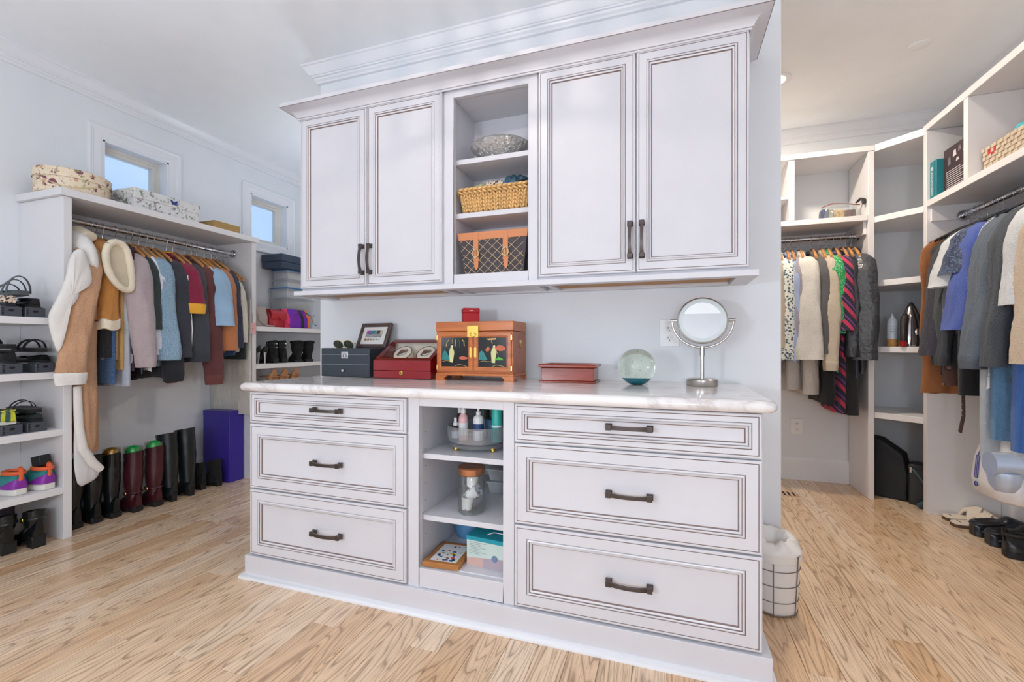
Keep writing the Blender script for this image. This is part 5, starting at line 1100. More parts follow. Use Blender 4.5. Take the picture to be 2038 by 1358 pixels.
t = thing('hat_box', 'oval cream hat box with rose print at the near end of the top shelf', 'box', (-3.300, 1.69, TZ))
MB().lathe([(.001, 0), (.150, 0), (.152, .002), (.152, .108), (.001, .108)], 56, sx=.98, sy=1.12).build('body', HB, t)
MB().lathe([(.155, .085), (.157, .086), (.157, .132), (.153, .136), (.001, .137)], 56, sx=.98, sy=1.12, cap0=False).build('lid', HB, t)
MB().tube([(.150*math.cos(a)*.98+.003*math.cos(a), .150*math.sin(a)*1.12, .05+.02*math.sin(3*a)) for a in [-1.2+.2*k for k in range(13)]], .0028, 6).build('cord', M_('cord_gold', (214, 196, 150), .5), t)
BB = floralbox('butterfly_paper', (222, 222, 222), (206, 204, 200), (150, 146, 150), (86, 128, 84), .8)
t = thing('keepsake_box', 'pale floral keepsake box with a blue butterfly on the top shelf', 'box', (-3.285, 2.105, TZ))
MB().box(-.170, .170, -.205, .205, 0, .080).build('body', BB, t, bevel=.002); MB().box(-.175, .175, -.21, .21, .0605, .122).build('lid', BB, t, bevel=.003)
BLUB = M_('butterfly_blue', (44, 66, 140), .4); 
for s in (-1, 1):
    pts = [(0, 0), (.006, .012), (.020, .020), (.024, .012), (.018, .002), (.016, -.010), (.008, -.014), (.001, -.006)]
    MB().prism([(s*a, b) for a, b in pts], .0012, lambda a, b, c: (.1752+c, .03+a, .088+b)).build('butterfly_wing', BLUB, t, smooth=0)
MB().tube([(.1765, .03, .076), (.1765, .03, .098)], .0016, 6).build('butterfly_body', DARK, t)
GW = M_('gold_weave', (172, 138, 80), .5, noise=.25, nscale=120, bump=.5, bscale=300)
t = thing('gold_box', 'shallow gold woven box on the top shelf', 'box', (-3.20, 2.515, TZ))
mb = MB(); mb.box(-.10, .10, -.105, .105, 0, .006); mb.box(-.10, -.094, -.105, .105, .006, .046); mb.box(.094, .10, -.105, .105, .006, .046); mb.box(-.094, .094, -.105, -.099, .006, .046); mb.box(-.094, .094, .099, .105, .006, .046)
mb.build('box', GW, t, bevel=.001)
MB().tube([(.1, -.105, .047), (.1, .105, .047), (-.1, .105, .047), (-.1, -.105, .047), (.1, -.105, .047)], .0018, 6).build('edge_piping', BRASS, t)
# ================================================================ footwear
def foot_rings(L, W, H, toe=.6, n=18, m=14, z0=0.0, heel=0.0, arch=1.0, lean=0):
    """shoe upper along +x from heel (0) to toe (L); H: list of (t, height)"""
    rings = []
    for i in range(m+1):
        t = i/m; x = L*(t if t < .97 else .985)
        w = W*(.62+.38*math.sin(min(1, t*1.35)*PI/2)) if t < .55 else W*(1.0 if t < .68 else max(.12, math.sqrt(max(0, 1-((t-.68)/.335)**2))*(1-toe*.25*(t-.68))))
        if t < .06: w *= .72+.28*t/.06
        for (a, ha), (b, hb) in zip(H[:-1], H[1:]):
            if a <= t <= b: q = (t-a)/(b-a); q = q*q*(3-2*q); h = ha+(hb-ha)*q
        zb = z0+heel*(max(0, 1-t/.55)**1.3)
        ring = []
        for j in range(n):
            q = 2*PI*j/n; c, s = math.cos(q), math.sin(q)
            if s >= 0: ring.append((x, w*math.copysign(abs(c)**.8, c), zb+h*s**.85))
            else: ring.append((x, w*math.copysign(abs(c)**.6, c)*.97, zb-.003*abs(s)))
        rings.append(ring)
    return rings
def sole_mesh(L, W, th, toe=.6, z0=0.0, heel=0.0, heelh=0.0, grow=1.04):
    rg = foot_rings(L, W*grow, [(0, .001), (1, .001)], toe, 18, 14, th+z0, heel); mb = MB(); out = []
    for r in rg:
        zb = min(p[2] for p in r)+.003; w = max(p[1] for p in r); x = r[0][0]
        out.append([(x, -w, zb-th), (x, w, zb-th), (x, w, zb), (x, -w, zb)])
    return mb.loft(out)
def orient(t, yaw): t.rotation_euler = (0, 0, yaw); return t
def tall_boot(label, loc, yaw, m, H=.40, R=.055, heel=.028, ball=None, lean=(0, 0), pointed=.6, strap=False, heelw=.030, sm=None, cat='boot', group='boots on the floor under the left rail', flare=1.1):
    t = thing('tall_boot' if H > .3 else 'ankle_boot', label, cat, loc, yaw, group); L = .245; sm = sm or RUBBER
    MB().loft(foot_rings(L, .040, [(0, .085), (.25, .105), (.45, .085), (.65, .052), (.9, .036), (1, .02)], pointed, z0=.008, heel=heel)).build('foot', m, t, smooth=60)
    rings = []
    for k in range(15):
        f = k/14; z = heel+.05+(H-heel-.05)*f; r = R*(.78 if f < .1 else .78+.22*min(1, (f-.1)/.35)*flare); r *= 1+.02*math.sin(9*f*3)
        cx = .052+lean[0]*f; cy = lean[1]*f
        rings.append([(cx+r*1.02*math.cos(q)+wr(math.cos(q)*.1, math.sin(q)*.1, z, H*9, .005*(1-f)), cy+r*.88*math.sin(q), z+(.012*math.cos(q)*-1 if k == 14 else 0)) for q in [2*PI*j/24 for j in range(24)]])
    rings.append([(cx+(p[0]-cx)*.94, cy+(p[1]-cy)*.94, p[2]) for p in rings[-1]]); rings.append([(p[0], p[1], p[2]-.05) for p in rings[-1]])
    s = MB().loft(rings).build('shaft', m, t, smooth=60)
    sole_mesh(L, .040, .008, pointed, 0, heel).build('sole', sm, t, smooth=30)
    MB().loft([[(.002+x*k2, y*k2, z) for x, y in ((.0, -heelw), (.062, -heelw), (.062, heelw), (.0, heelw))] for z, k2 in ((0, .92), (heel+.006, 1.0))]).build('heel', sm, t, bevel=.003)
    if ball:
        tag(place(MB().lathe([(.001, -.04), (.024, -.034), (.038, -.018), (.043, 0), (.038, .018), (.024, .034), (.001, .04)], 22).build('boot_ball', ball[0]), (loc[0]+math.cos(yaw)*(.052+lean[0])-math.sin(yaw)*lean[1], loc[1]+math.sin(yaw)*(.052+lean[0])+math.cos(yaw)*lean[1], H+.005)), ball[1], 'boot shaper')
        MB().lathe([(R*.92, -.06), (R*.93, .035), (R*.9, .036), (R*.89, -.06)], 24, (.052+lean[0], lean[1], H), cap0=False, cap1=False).build('plastic_shaper', CLEAR, s)
    if strap:
        MB().torus((.055, 0, heel+.095), .050, .006, 24, 6, sx=1.0, sy=.9).build('strap', m, t); MB().torus((.055, .048, heel+.095), .012, .0025, 12, 5, 'y').build('buckle', BRASS, t)
    return t
PIy = PI
BURGL = M_('burgundy_leather', (66, 26, 34), .22, noise=.3, nscale=14); POL = M_('black_polish', (20, 24, 26), .16); GREENF = M_('green_foil', (14, 160, 70), .3, .3, bump=.6, bscale=90); GOLDF = M_('gold_foil', (190, 142, 60), .3, .8)
for lb, y, x, m, H, kw in (
    ('black tall boot partly hidden by the near end panel', 1.668, -3.215, POL, .40, {}),
    ('black tall boot behind the hem of the tan coat', 1.762, -3.210, POL, .40, {}),
    ('black tall boot stuffed with a gold ball', 1.855, -3.200, POL, .385, {'ball': (GOLDF, 'gold ball in the black tall boot'), 'R': .048}),
    ('left burgundy buckled boot with a green ball', 1.965, -3.180, BURGL, .375, {'ball': (GREENF, 'green ball in the left burgundy boot'), 'strap': True}),
    ('right burgundy buckled boot with a green ball', 2.080, -3.165, BURGL, .385, {'ball': (GREENF, 'green ball in the right burgundy boot'), 'strap': True}),
    ('black knee-high heeled boot beside the burgundy pair', 2.175, -3.160, M_('black_matte_leather', (26, 32, 34), .3), .455, {'heel': .05, 'R': .064, 'lean': (.03, .0), 'heelw': .018}),
    ('black knee-high heeled boot beside the suede ankle boots', 2.300, -3.165, M_('black_matte_leather', (26, 32, 34), .3), .465, {'heel': .05, 'R': .064, 'lean': (.03, -.0), 'heelw': .018})):
    tall_boot(lb, (x, y, 0), PIy+.0, m, H, **kw)
for lb, y, x in (('left black suede ankle boot by the blue box', 2.42, -3.215), ('right black suede ankle boot by the blue box', 2.522, -3.185)):
    tall_boot(lb, (x, y, 0), PIy, SUEDE, .19, .046, heel=.045, heelw=.022, flare=.95)
# tall blue box
t = thing('boot_box', 'tall blue-violet boot box standing under the rail', 'box', (-3.325, 2.662, 0))
BV = M_('violet_card', (54, 40, 150), .35); MB().box(-.138, .138, -.062, .062, 0, .545).build('carton', BV, t, bevel=.003)
MB().box(-.139, .139, -.063, .063, .505, .549).build('lid', BV, t, bevel=.002)
for k in range(3): MB().box(-.124+.006*k, -.121+.006*k, -.0632, -.0622, .06, .16-.02*k).build('print_line', M_('violet_print', (120, 112, 196), .4), t)
# near-left shoe shelves
def organiser(loc, label):
    t = thing('shoe_organiser', label, 'shoe organiser', loc, 0, 'plastic shoe organisers'); OG = M_('organiser_plastic', (72, 76, 84), .4)
    mb = MB(); mb.box(-.24, 0, -.040, .040, 0, .004); mb.box(-.24, 0, -.040, -.037, .004, .046); mb.box(-.24, 0, .037, .040, .004, .046); mb.build('tray', OG, t, bevel=.001)
    f = MB().box(-.003, .001, -.040, .040, .0, .050).build('front', OG, t, bevel=.003)
    MB().lathe([(.001, 0), (.011, 0), (.011, .0008), (.001, .0008)], 18, sx=.6).xf(T3(.001, 0, .030) @ RY(PI/2)).build('finger_hole', DARK, f)
    for k in range(5): MB().box(.0012, .003, -.036, -.028, .008+k*.008, .012+k*.008).build('notch', DARK, f)
    MB().box(-.23, -.01, -.034, .034, .0505, .054).build('upper_deck', OG, t, bevel=.001)
    return t
def low_shoe(name, label, loc, yaw, m, sole=None, H=.055, L=.25, W=.042, opening=True, extra=None, group=None, heel=.0, sth=.014, cat='shoe', toe=.5):
    t = thing(name, label, cat, loc, yaw, group)
    MB().loft(foot_rings(L, W, [(0, H), (.2, H*.95), (.45, H*.62), (.6, H*.78), (.8, H*.62), (1, H*.3)], toe, z0=sth, heel=heel)).build('upper', m, t, smooth=60)
    sole_mesh(L, W, sth, toe, 0, heel).build('sole', sole or RUBBER, t, smooth=30)
    if opening:
        MB().torus((L*.24, 0, sth+heel*.6+H*.88), W*.80, .0055, 26, 8, sx=1.75, sy=.9).build('collar', m, t)
        MB().lathe([(.001, 0), (W*.74, 0), (W*.74, .001), (.001, .001)], 24, (L*.24, 0, sth+heel*.6+H*.90), sx=1.75, sy=.86).build('insole', DARK, t)
    return t
def sandal(label, loc, yaw, m, straps, tilt=0, name='sandal'):
    t = thing(name, label, 'sandal', loc, yaw); sole_mesh(.25, .043, .020, .5).build('sole', m, t, smooth=30); sole_mesh(.242, .041, .003, .5, z0=.020).build('footbed', M_('footbed_grey', (70, 72, 78), .7), t, smooth=30)
    for x, h, w in straps:
        MB().tube([(x-.012*math.sin(a), -.045*math.cos(a), .014+(h+.016)*math.sin(a)) for a in [PI*k/14 for k in range(15)]], w, 8, flat=.28, up=(0, -1, 0)).build('strap', m, t, smooth=60)
    t.rotation_euler = (0, tilt, yaw); return t
X0 = -3.135
S1, S2_, S3_, S4_ = 1.2052, .9152, .6052, .2872
for nm, y, z in (('left', 1.352, S1), ('right', 1.445, S1)): organiser((X0, y, z), '%s grey plastic shoe organiser on the highest near-left shelf' % nm)
for nm, y, z in (('left', 1.355, S2_), ('right', 1.485, S2_)): organiser((X0, y, z), '%s grey plastic shoe organiser on the second near-left shelf' % nm)
for nm, y, z in (('left', 1.355, S3_), ('right', 1.452, S3_)): organiser((X0, y, z), '%s grey plastic shoe organiser on the third near-left shelf' % nm)
low_shoe('flat_shoe', 'leopard print flat shoe on the highest near-left shelf', (X0+.0, 1.350, S1+.0545), PI, LEO, H=.035)
low_shoe('flat_shoe', 'black flat shoe on the highest near-left shelf', (X0-.005, 1.447, S1+.0545), PI, BLACK, H=.03)
STRAPM = M_('sandal_grey', (74, 80, 84), .4)
sandal('grey strappy sandal lying on the black flat shoe', (X0-.01, 1.40, S1+.113), PI-.1, STRAPM, ((.05, .07, .011), (.10, .055, .010), (.17, .035, .012)))
low_shoe('slip_on', 'black slip-on shoe at the left of the second near-left shelf', (X0+.0, 1.352, S2_+.0545), PI, BLACK, H=.05)
low_shoe('slip_on', 'black sneaker at the right of the second near-left shelf', (X0-.0, 1.484, S2_+.0545), PI, POL, H=.025, opening=False)
sandal('black wide-strap sandal on top of the right shoe of the second shelf', (X0+.0, 1.470, S2_+.108), PI-.05, RUBBER, ((.07, .035, .012), (.13, .035, .012)))
sandal('black slide sandal on top of the left shoe of the second shelf', (X0-.02, 1.36, S2_+.127), PI+.1, RUBBER, ((.16, .03, .02),))
YEL = cloth('yellow_knit', (206, 208, 50), pat='vstripe', c2=(60, 90, 90), sc=.35)
low_shoe('knit_shoe', 'yellow knitted slip-on shoe on the third near-left shelf', (X0+.0, 1.350, S3_+.0545), PI, YEL, H=.06, sole=M_('pale_sole', (200, 200, 190), .6))
low_shoe('flat_shoe', 'dark green flat shoe on the third near-left shelf', (X0-.0, 1.455, S3_+.0545), PI, M_('dkgreen_shoe', (34, 44, 46), .5), H=.028, opening=False)
sandal('black flip-flop on top of the dark green flat shoe', (X0+.005, 1.445, S3_+.100), PI-.06, RUBBER, ((.16, .03, .007), (.12, .026, .006)), name='flip_flop')
OR_, PU, TE = M_('orange_mesh', (232, 104, 58), .6), M_('purple_panel', (134, 46, 158), .45), M_('teal_mesh', (50, 140, 140), .6); MID = M_('white_midsole', (226, 222, 214), .5)
def sneaker(label, loc, yaw, m1, m2, m3, mid, group=None, H=.085):
    t = thing('sneaker', label, 'sneaker', loc, yaw, group); L, W = .27, .046
    MB().loft(foot_rings(L, W, [(0, H), (.22, H*.95), (.36, H*.86), (.62, H*.62), (.85, H*.5), (1, .02)], .4, z0=.034)).build('upper', m3, t, smooth=60)
    so = sole_mesh(L*1.03, W, .034, .4, grow=1.10).build('midsole', mid, t, smooth=30, bevel=.006); so.location.x = -.006
    MB().loft([[(x*L-.003, w*math.copysign(1, math.cos(q))*abs(math.cos(q))**.8, .034+h*max(0, math.sin(q))**.8) for q in [PI*j/12 for j in range(13)]] for x, w, h in ((-.006, W*.45, .048), (.02, W*.68, .058), (.12, W*.86, .052), (.26, W*.96, .030), (.36, W*1.0, .012))], True, True, closed=False).build('heel_panel', m2, t, smooth=60)
    MB().torus((L*.20, 0, .034+H*.93), W*.70, .011, 28, 8, sx=1.55, sy=.95).build('collar', m1, t); MB().lathe([(.001, 0), (W*.66, 0), (W*.66, .001), (.001, .001)], 24, (L*.20, 0, .034+H*.945), sx=1.55, sy=.88).build('insole', DARK, t)
    MB().tube([(-.004, 0, .075), (-.008, 0, .11), (-.010, 0, .14), (.002, 0, .145), (.006, 0, .125)], .009, 8, flat=.35, up=(1, 0, 0)).build('pull_tab', m1, t)
    for k in range(4): MB().tube([(L*(.40+.06*k), -W*.55, .034+H*(.78-.07*k)), (L*(.41+.06*k), 0, .034+H*(.88-.07*k)), (L*(.40+.06*k), W*.55, .034+H*(.78-.07*k))], .003, 6).build('lace', M_('lace_yellow', (214, 200, 60), .6), t)
    return t
sneaker('left orange and purple running shoe on the lowest near-left shelf', (X0-.02, 1.395, S4_), PI+.05, OR_, PU, TE, MID)
sneaker('right orange and purple running shoe on the lowest near-left shelf', (X0+.0, 1.500, S4_), PI+.05, OR_, PU, TE, MID)
t = thing('shoe_freshener', 'black block with three white dots in the right running shoe', 'shoe freshener', (X0-.06, 1.500, S4_+.122), .1); MB().box(-.032, .032, -.026, .026, 0, .055).xf(RY(-.25)).build('block', RUBBER, t, bevel=.003)
for k in range(3): MB().lathe([(.001, 0), (.005, 0), (.005, .001), (.001, .001)], 12).xf(RY(-.25) @ T3(.0, -.015+.015*k, .0552)).build('dot', WHITE, t)
for lb, y, x in (('left black buckled ankle boot on the floor under the shoe shelves', 1.352, -3.150), ('right black buckled ankle boot on the floor under the shoe shelves', 1.452, -3.115)):
    tall_boot(lb, (x, y, 0), PIy-.05, POL, .185, .050, heel=.055, heelw=.030, strap=True, flare=1.0, group='boots under the shoe shelves')
tall_boot('dark purple suede boot at the back under the shoe shelves', (-3.30, 1.41, 0), PIy, M_('purple_suede', (58, 48, 58), .9, noise=.3, nscale=30), .225, .05, heel=.03, group='boots under the shoe shelves')
# ================================================================ far-left shelves
F1 = 1.2102
def purse(name, label, loc, w, d, h, m, yaw=0, flap=None, strap=None, tilt=0):
    t = thing(name, label, 'handbag', loc, yaw); rings = []
    for z, k in ((0, .90), (.01, 1.0), (h*.5, 1.0), (h*.9, .86), (h, .72)):
        rings.append([(d*k*math.copysign(abs(math.cos(q))**.6, math.cos(q))*(1 if z < h*.6 else .6), w*math.copysign(abs(math.sin(q))**.5, math.sin(q))*(.94+.06*k), z) for q in [2*PI*j/28 for j in range(28)]])
    b = MB().loft(rings).build('bag', m, t, smooth=60)
    if flap: MB().loft([[(d*k, y, z) for y in (-w*.96, -w*.5, 0, w*.5, w*.96)] for k, z in ((.2, h*1.01), (.8, h*.98), (1.07, h*.75), (1.10, h*.45), (1.02, h*.45), (.98, h*.7), (.2, h*.96))], False, False, closed=False).build('flap', flap, t, smooth=60)
    if strap: MB().tube(strap, .006, 8, flat=.5).build('strap', m if not flap else flap, t)
    return t
TAUPE = M_('taupe_leather', (172, 158, 150), .45); REDL = M_('red_leather', (178, 34, 44), .4)
purse('handbag', 'taupe handbag with dark strap on the far-left top shelf', (-3.22, 2.880, F1), .075, .055, .17, TAUPE, flap=None, strap=[(.056, -.06, .15), (.07, -.03, .05), (.075, .03, .012), (.06, .12, .010)])
purse('handbag', 'red leather handbag on the far-left top shelf', (-3.24, 3.065, F1), .085, .06, .155, REDL, flap=REDL, strap=[(.06, -.02, .10), (.09, .03, .05), (.085, .10, .02), (.05, .16, .012)])
def multi():
    m = newmat('patchwork', (.5, .2, .5, 1), .7); t = NT(m); v = t.coord('Object', (0, 30, 0), rot=(.6, 0, 0)); sep = t.new('ShaderNodeSeparateXYZ'); t.link(v, sep.inputs[0])
    fl_ = t.math('FLOOR', sep.outputs[1]); wn = t.new('ShaderNodeTexWhiteNoise'); wn.noise_dimensions = '1D'; t.link(fl_, wn.inputs['W'])
    t.link(t.ramp(wn.outputs['Value'], [(0, srgb(120, 40, 170)), (.2, srgb(230, 60, 110)), (.4, srgb(40, 44, 48)), (.6, srgb(120, 190, 210)), (.8, srgb(240, 130, 50)), (1, srgb(96, 160, 70))], 'CONSTANT'), t.b.inputs['Base Color']); return m
purse('tote_bag', 'multicoloured striped tote bag lying on the far-left top shelf', (-3.24, 3.30, F1), .165, .075, .17, multi(), strap=[(.075, -.08, .12), (.105, .0, .15), (.10, .08, .12), (.09, .14, .05), (.08, .19, .03)])
# bin stack in the corner
BLID = M_('blue_lid', (40, 128, 190), .35); zc_ = F1
for lb, h, lid, fill in (('lowest clear bin of the corner stack', .14, None, FILLW), ('second clear bin of the corner stack', .14, None, M_('mixed_fill', (150, 146, 120), .7, noise=.6, nscale=40)), ('clear bin with a blue lid in the corner stack', .09, BLID, FILLW)):
    bin_('clear_bin', lb, (-3.39, 3.43, zc_), .10, .165, h, lid, fill=fill, group='bins stacked in the far-left corner'); zc_ += h+.003
bin_('clear_bin', 'clear bin of labels above the blue lid', (-3.39, 3.43, zc_), .09, .15, .075, fill=FILLW, group='bins stacked in the far-left corner'); zc_ += .078
bin_('clear_bin', 'uppermost clear bin of rolled paper with a blue lid', (-3.39, 3.43, zc_), .09, .15, .085, BLID, fill=FILLW, group='bins stacked in the far-left corner'); zc_ += .088
t = thing('shoe_box', 'dark navy shoe box on top of the corner stack', 'box', (-3.38, 3.40, zc_)); NV = M_('navy_card', (52, 66, 86), .5); MB().box(-.115, .115, -.22, .22, 0, .060).build('box', NV, t, bevel=.002); MB().box(-.12, .12, -.225, .225, .0605, .125).build('lid', NV, t, bevel=.002)
F2 = .9052
for k, (y, lb) in enumerate(((2.85, 'left black pump with silver heel on the far-left shelf'), (2.915, 'right black pump with silver heel on the far-left shelf'))):
    t = low_shoe('high_heel', lb, (-3.16, y, F2), PI, BLACK, H=.05, W=.034, opening=False, heel=.10, sth=.006, group='heels on the far-left shelf', cat='heel'); MB().tube([(.018, 0, .105), (.014, 0, .05), (.016, 0, 0)], [.016, .009, .006], 10).build('heel', CHROME, t)
for y, lb in ((3.02, 'left black studded ankle boot on the far-left shelf'), (3.115, 'right black studded ankle boot on the far-left shelf')):
    t = tall_boot(lb, (-3.16, y, F2), PI, SUEDE, .185, .046, heel=.035, flare=1.0, group='boots on the far-left shelf')
    for z in (.135, .165):
        for k in range(8):
            a = PI*.5+PI*k/7; MB().lathe([(.0005, 0), (.003, 0), (.001, .003)], 6).xf(T3(.052+.047*math.cos(a), .041*math.sin(a), z) @ RZ(a) @ RY(PI/2)).build('stud', CHROME, t)
for y, lb in ((3.27, 'left furry black winter boot on the far-left shelf'), (3.40, 'right furry black winter boot on the far-left shelf')):
    t = tall_boot(lb, (-3.16, y, F2), PI-.5, SUEDE, .185, .058, heel=.018, flare=1.05, heelw=.035, group='boots on the far-left shelf'); MB().torus((.052, 0, .18), .055, .013, 24, 8, sy=.9).build('fur_cuff', M_('black_fur', (16, 16, 17), .95, bump=1, bscale=90), t)
MB_T = M_('tan_cork', (190, 138, 96), .7)
for y, lb in ((3.0, 'left tan wedge sandal low on the far-left shelf'), (3.12, 'middle tan wedge sandal low on the far-left shelf'), (3.24, 'right brown wedge sandal low on the far-left shelf')):
    t = low_shoe('wedge_sandal', lb, (-3.16, y, .6052), PI, MB_T, sole=MB_T, H=.075, W=.062, heel=.15, sth=.03, opening=True, group='wedges on the far-left shelf', cat='sandal')
# ================================================================ right-hand shelves
BZ = 1.9572
t = thing('clear_pouch', 'clear zipped pouch of accessories on the back cubby shelf', 'pouch', (1.165, 3.885, BZ)); rings = []
for z, k in ((0, .92), (.02, 1.0), (.06, .95), (.10, .86), (.115, .7)): rings.append([(.125*k*math.copysign(abs(math.cos(q))**.6, math.cos(q)), .06*k*math.copysign(abs(math.sin(q))**.7, math.sin(q)), z) for q in [2*PI*j/28 for j in range(28)]])
MB().loft(rings).build('pouch', CLEARPL, t, smooth=60)
for k, (x, w, c) in enumerate(((-.09, .022, (66, 78, 110)), (-.055, .016, (160, 160, 140)), (-.005, .034, (206, 172, 110)), (.06, .034, (96, 66, 60)))): MB().box(x-w, x+w, -.045, .035, .006, .085-.006*k).build('folded_accessory', M_('pouchin%d' % k, c, .7, noise=.4, nscale=60), t, bevel=.008)
MB().tube([(-.11, -.02, .10), (-.05, -.03, .122), (.03, -.02, .118), (.10, 0, .112), (.12, -.03, .10)], .004, 6).build('zip', M_('zip_red', (150, 50, 60), .5), t)
tag(place(MB().tube([(0, 0, 0), (.02, -.03, .02), (.03, -.06, .0), (.02, -.075, -.03)], [.008, .018, .02, .01], 8, flat=.4).build('ribbon', M_('ribbon_black', (36, 32, 36), .6)), (1.265, 3.86, BZ+.115)), 'black ribbon trailing over the clear pouch', 'ribbon')
# iron and starch spray on the corner shelf
t = thing('steam_iron', 'chrome and black steam iron standing upright on the corner shelf', 'iron', (1.495, 3.69, 1.0502), .85)
GUN = M_('gun_plastic', (58, 54, 52), .25); CHR2 = M_('iron_chrome', (176, 170, 172), .15, .9)
out = [(.052, 0), (.060, .06), (.058, .14), (.046, .20), (.026, .255), (.008, .290), (.001, .296)]
prof = [(a, b) for a, b in out]+[(-a, b) for a, b in reversed(out)]
MB().loft([[(.058-.0, a, b) for a, b in prof], [(.064, a*.98, b) for a, b in prof]]).build('soleplate', M_('sole_grey', (150, 146, 140), .3, .6), t, smooth=20)
MB().loft([[(.036, a*.92, .004+b*.97) for a, b in prof], [(.057, a*.98, b) for a, b in prof]]).build('skirt', GUN, t, smooth=20); MB().loft([[(.044, a*.97, .02+b*.80) for a, b in prof], [(.049, a*1.005, .02+b*.80) for a, b in prof]]).build('red_band', M_('iron_red', (170, 28, 34), .25), t, smooth=20)
rings = []
for z, x0_, w in ((0, -.028, .044), (.05, -.030, .047), (.12, -.026, .045), (.18, -.012, .036), (.23, .010, .022), (.265, .03, .010)): rings.append([(x0_+(.036-x0_)*(.5+.5*math.cos(q)), w*math.sin(q), z+.002) for q in [2*PI*j/20 for j in range(20)]])
MB().loft(rings).build('tank', CHR2, t, smooth=60)
MB().tube([(-.02, 0, .20), (-.052, 0, .19), (-.066, 0, .15), (-.068, 0, .09), (-.066, 0, .045), (-.055, 0, .012), (-.02, 0, .010)], [.016, .019, .017, .0165, .017, .018, .018], 14).build('handle', GUN, t)
MB().tube([(-.070, 0, .036), (-.062, 0, .006)], .0185, 14).build('heel_accent', M_('iron_red', (170, 28, 34), .25), t)
MB().lathe([(.001, 0), (.024, 0), (.022, .008), (.001, .009)], 20).xf(T3(.005, -.046, .095) @ RX(PI/2)).build('dial', CHROME, t); MB().tube([(-.035, 0, .215), (-.055, 0, .195)], .011, 10).build('steam_button', RUBBER, t)
MB().tube([(.03, -.03, .02), (.06, -.06, .01), (.055, -.10, -.03), (.05, -.115, -.12), (.045, -.118, -.22)], .0035, 6).xf(T3(0, 0, 0)).build('power_cord', RUBBER, t)
t = thing('starch_bottle', 'white spray starch bottle beside the iron', 'bottle', (1.455, 3.80, 1.0502)); MB().lathe([(.001, 0), (.029, 0), (.030, .003), (.030, .05)], 26).build('base_label', M_('starch_orange', (206, 150, 84), .4), t); MB().lathe([(.030, .0505), (.030, .165), (.024, .185), (.012, .195), (.012, .205), (.007, .207), (.007, .222), (.001, .223)], 26).build('bottle', M_('starch_white', (212, 224, 236), .3), t)
for k in range(5): MB().torus((0, 0, .09+.012*k), .0302, .0012, 26, 4, a0=-2.4, a1=-1.0+.1*(k % 2)).build('print_line', M_('starch_blue', (70, 100, 150), .4), t)
# teal lettered box and brown carton
R1 = 1.9622
t = thing('teal_box', 'teal box with white lettering on the right shelf', 'box', (1.5600, 3.498, R1)); MB().box(-.014, .19, -.036, .036, 0, .232).build('carton', M_('teal_board', (34, 128, 140), .45), t, bevel=.002); MB().box(-.0145, .191, -.0145, -.0125, 0, .2325).build('lid_edge', M_('teal_dark', (18, 84, 96), .45), t)
text_part('AtriumHealth', .026, WHITE, t, T3(-.0147, .012, .095) @ RZ(-PI/2) @ RX(PI/2) @ RZ(-PI/2), ext=.0003); MB().lathe([(.001, 0), (.012, 0), (.012, .0006), (.001, .0006)], 18).xf(T3(-.0142, .012, .188) @ RY(-PI/2)).build('emblem', WHITE, t)
for k in range(4): MB().box(-.0155, -.0150, .0045, .0195, .180+k*.005, .1812+k*.005).build('emblem_line', MATS['teal_board'], t)
t = thing('brown_carton', 'dark brown product carton with white print on the right shelf', 'box', (1.58, 3.315, R1)); BC = M_('brown_card', (62, 46, 50), .45); MB().box(0, .10, -.142, .142, 0, .270).build('carton', BC, t, bevel=.0015)
PRW = M_('print_white', (206, 200, 204), .5)
for k in range(9): MB().box(-.0006, .0002, .118-(.14+.05*((k*7) % 3)), .118, .128-k*.012, .1315-k*.012).build('text_line', PRW, t)
for k, (y, z, w, h) in enumerate(((.10, .165, .03, .05), (.05, .20, .035, .04), (.0, .215, .03, .03), (-.05, .20, .045, .05), (-.10, .225, .03, .035), (.02, .165, .03, .02), (-.07, .15, .03, .02))): MB().prism([(y, z), (y-w, z+.004), (y-w*.8, z+h), (y-w*.2, z+h*.9)], .0006, lambda a, b, c: (-.0004-c*.5, a, b)).build('photo_print', (PRW if k % 2 else M_('print_grey', (120, 112, 124), .5)), t, smooth=0)
MB().box(-.0008, .0002, -.125, -.085, .012, .026).build('logo_print', PRW, t)
# woven paper basket
t = thing('paper_basket', 'woven beige paper-strip basket on the right shelf', 'basket', (1.685, 2.945, R1)); SEA = M_('paper_strip', (196, 180, 158), .8, noise=.12, nscale=40, bump=.4, bscale=200); SEAD = M_('paper_strip_dark', (130, 112, 92), .85)
taper_box(MB(), .095, .145, .105, .155, 0, .135).build('core', SEAD, t); wv = MB()
def pad4(mb, c, u, v, n, a, b, h):
    c, u, v, n = Vector(c), Vector(u), Vector(v), Vector(n)
    mb.loft([[c+u*(a*sx)+v*(b*sy) for sx, sy in ((-1,-1),(1,-1),(1,1),(-1,1))], [c+n*h+u*(a*.85*sx)+v*(b*.85*sy) for sx, sy in ((-1,-1),(1,-1),(1,1),(-1,1))]])
for r_ in range(6):
    z = .012+.0225*r_; f = z/.135; dx, dy = .095+.010*f, .145+.010*f
    for k in range(13):
        y = -dy+2*dy*(k+.5)/13; h = .007 if (k+r_) % 2 else .003
        for sx in (-1, 1): pad4(wv, (sx*dx, y, z), (0, 1, 0), (0, 0, 1), (sx, 0, 0), .0115, .0108, h)
    for k in range(9):
        x = -dx+2*dx*(k+.5)/9; h = .007 if (k+r_) % 2 else .003
        for sy in (-1, 1): pad4(wv, (x, sy*dy, z), (1, 0, 0), (0, 0, 1), (0, sy, 0), .0113, .0108, h)
o = wv.build('weave', SEA, t, smooth=0); o['kind'] = 'stuff'
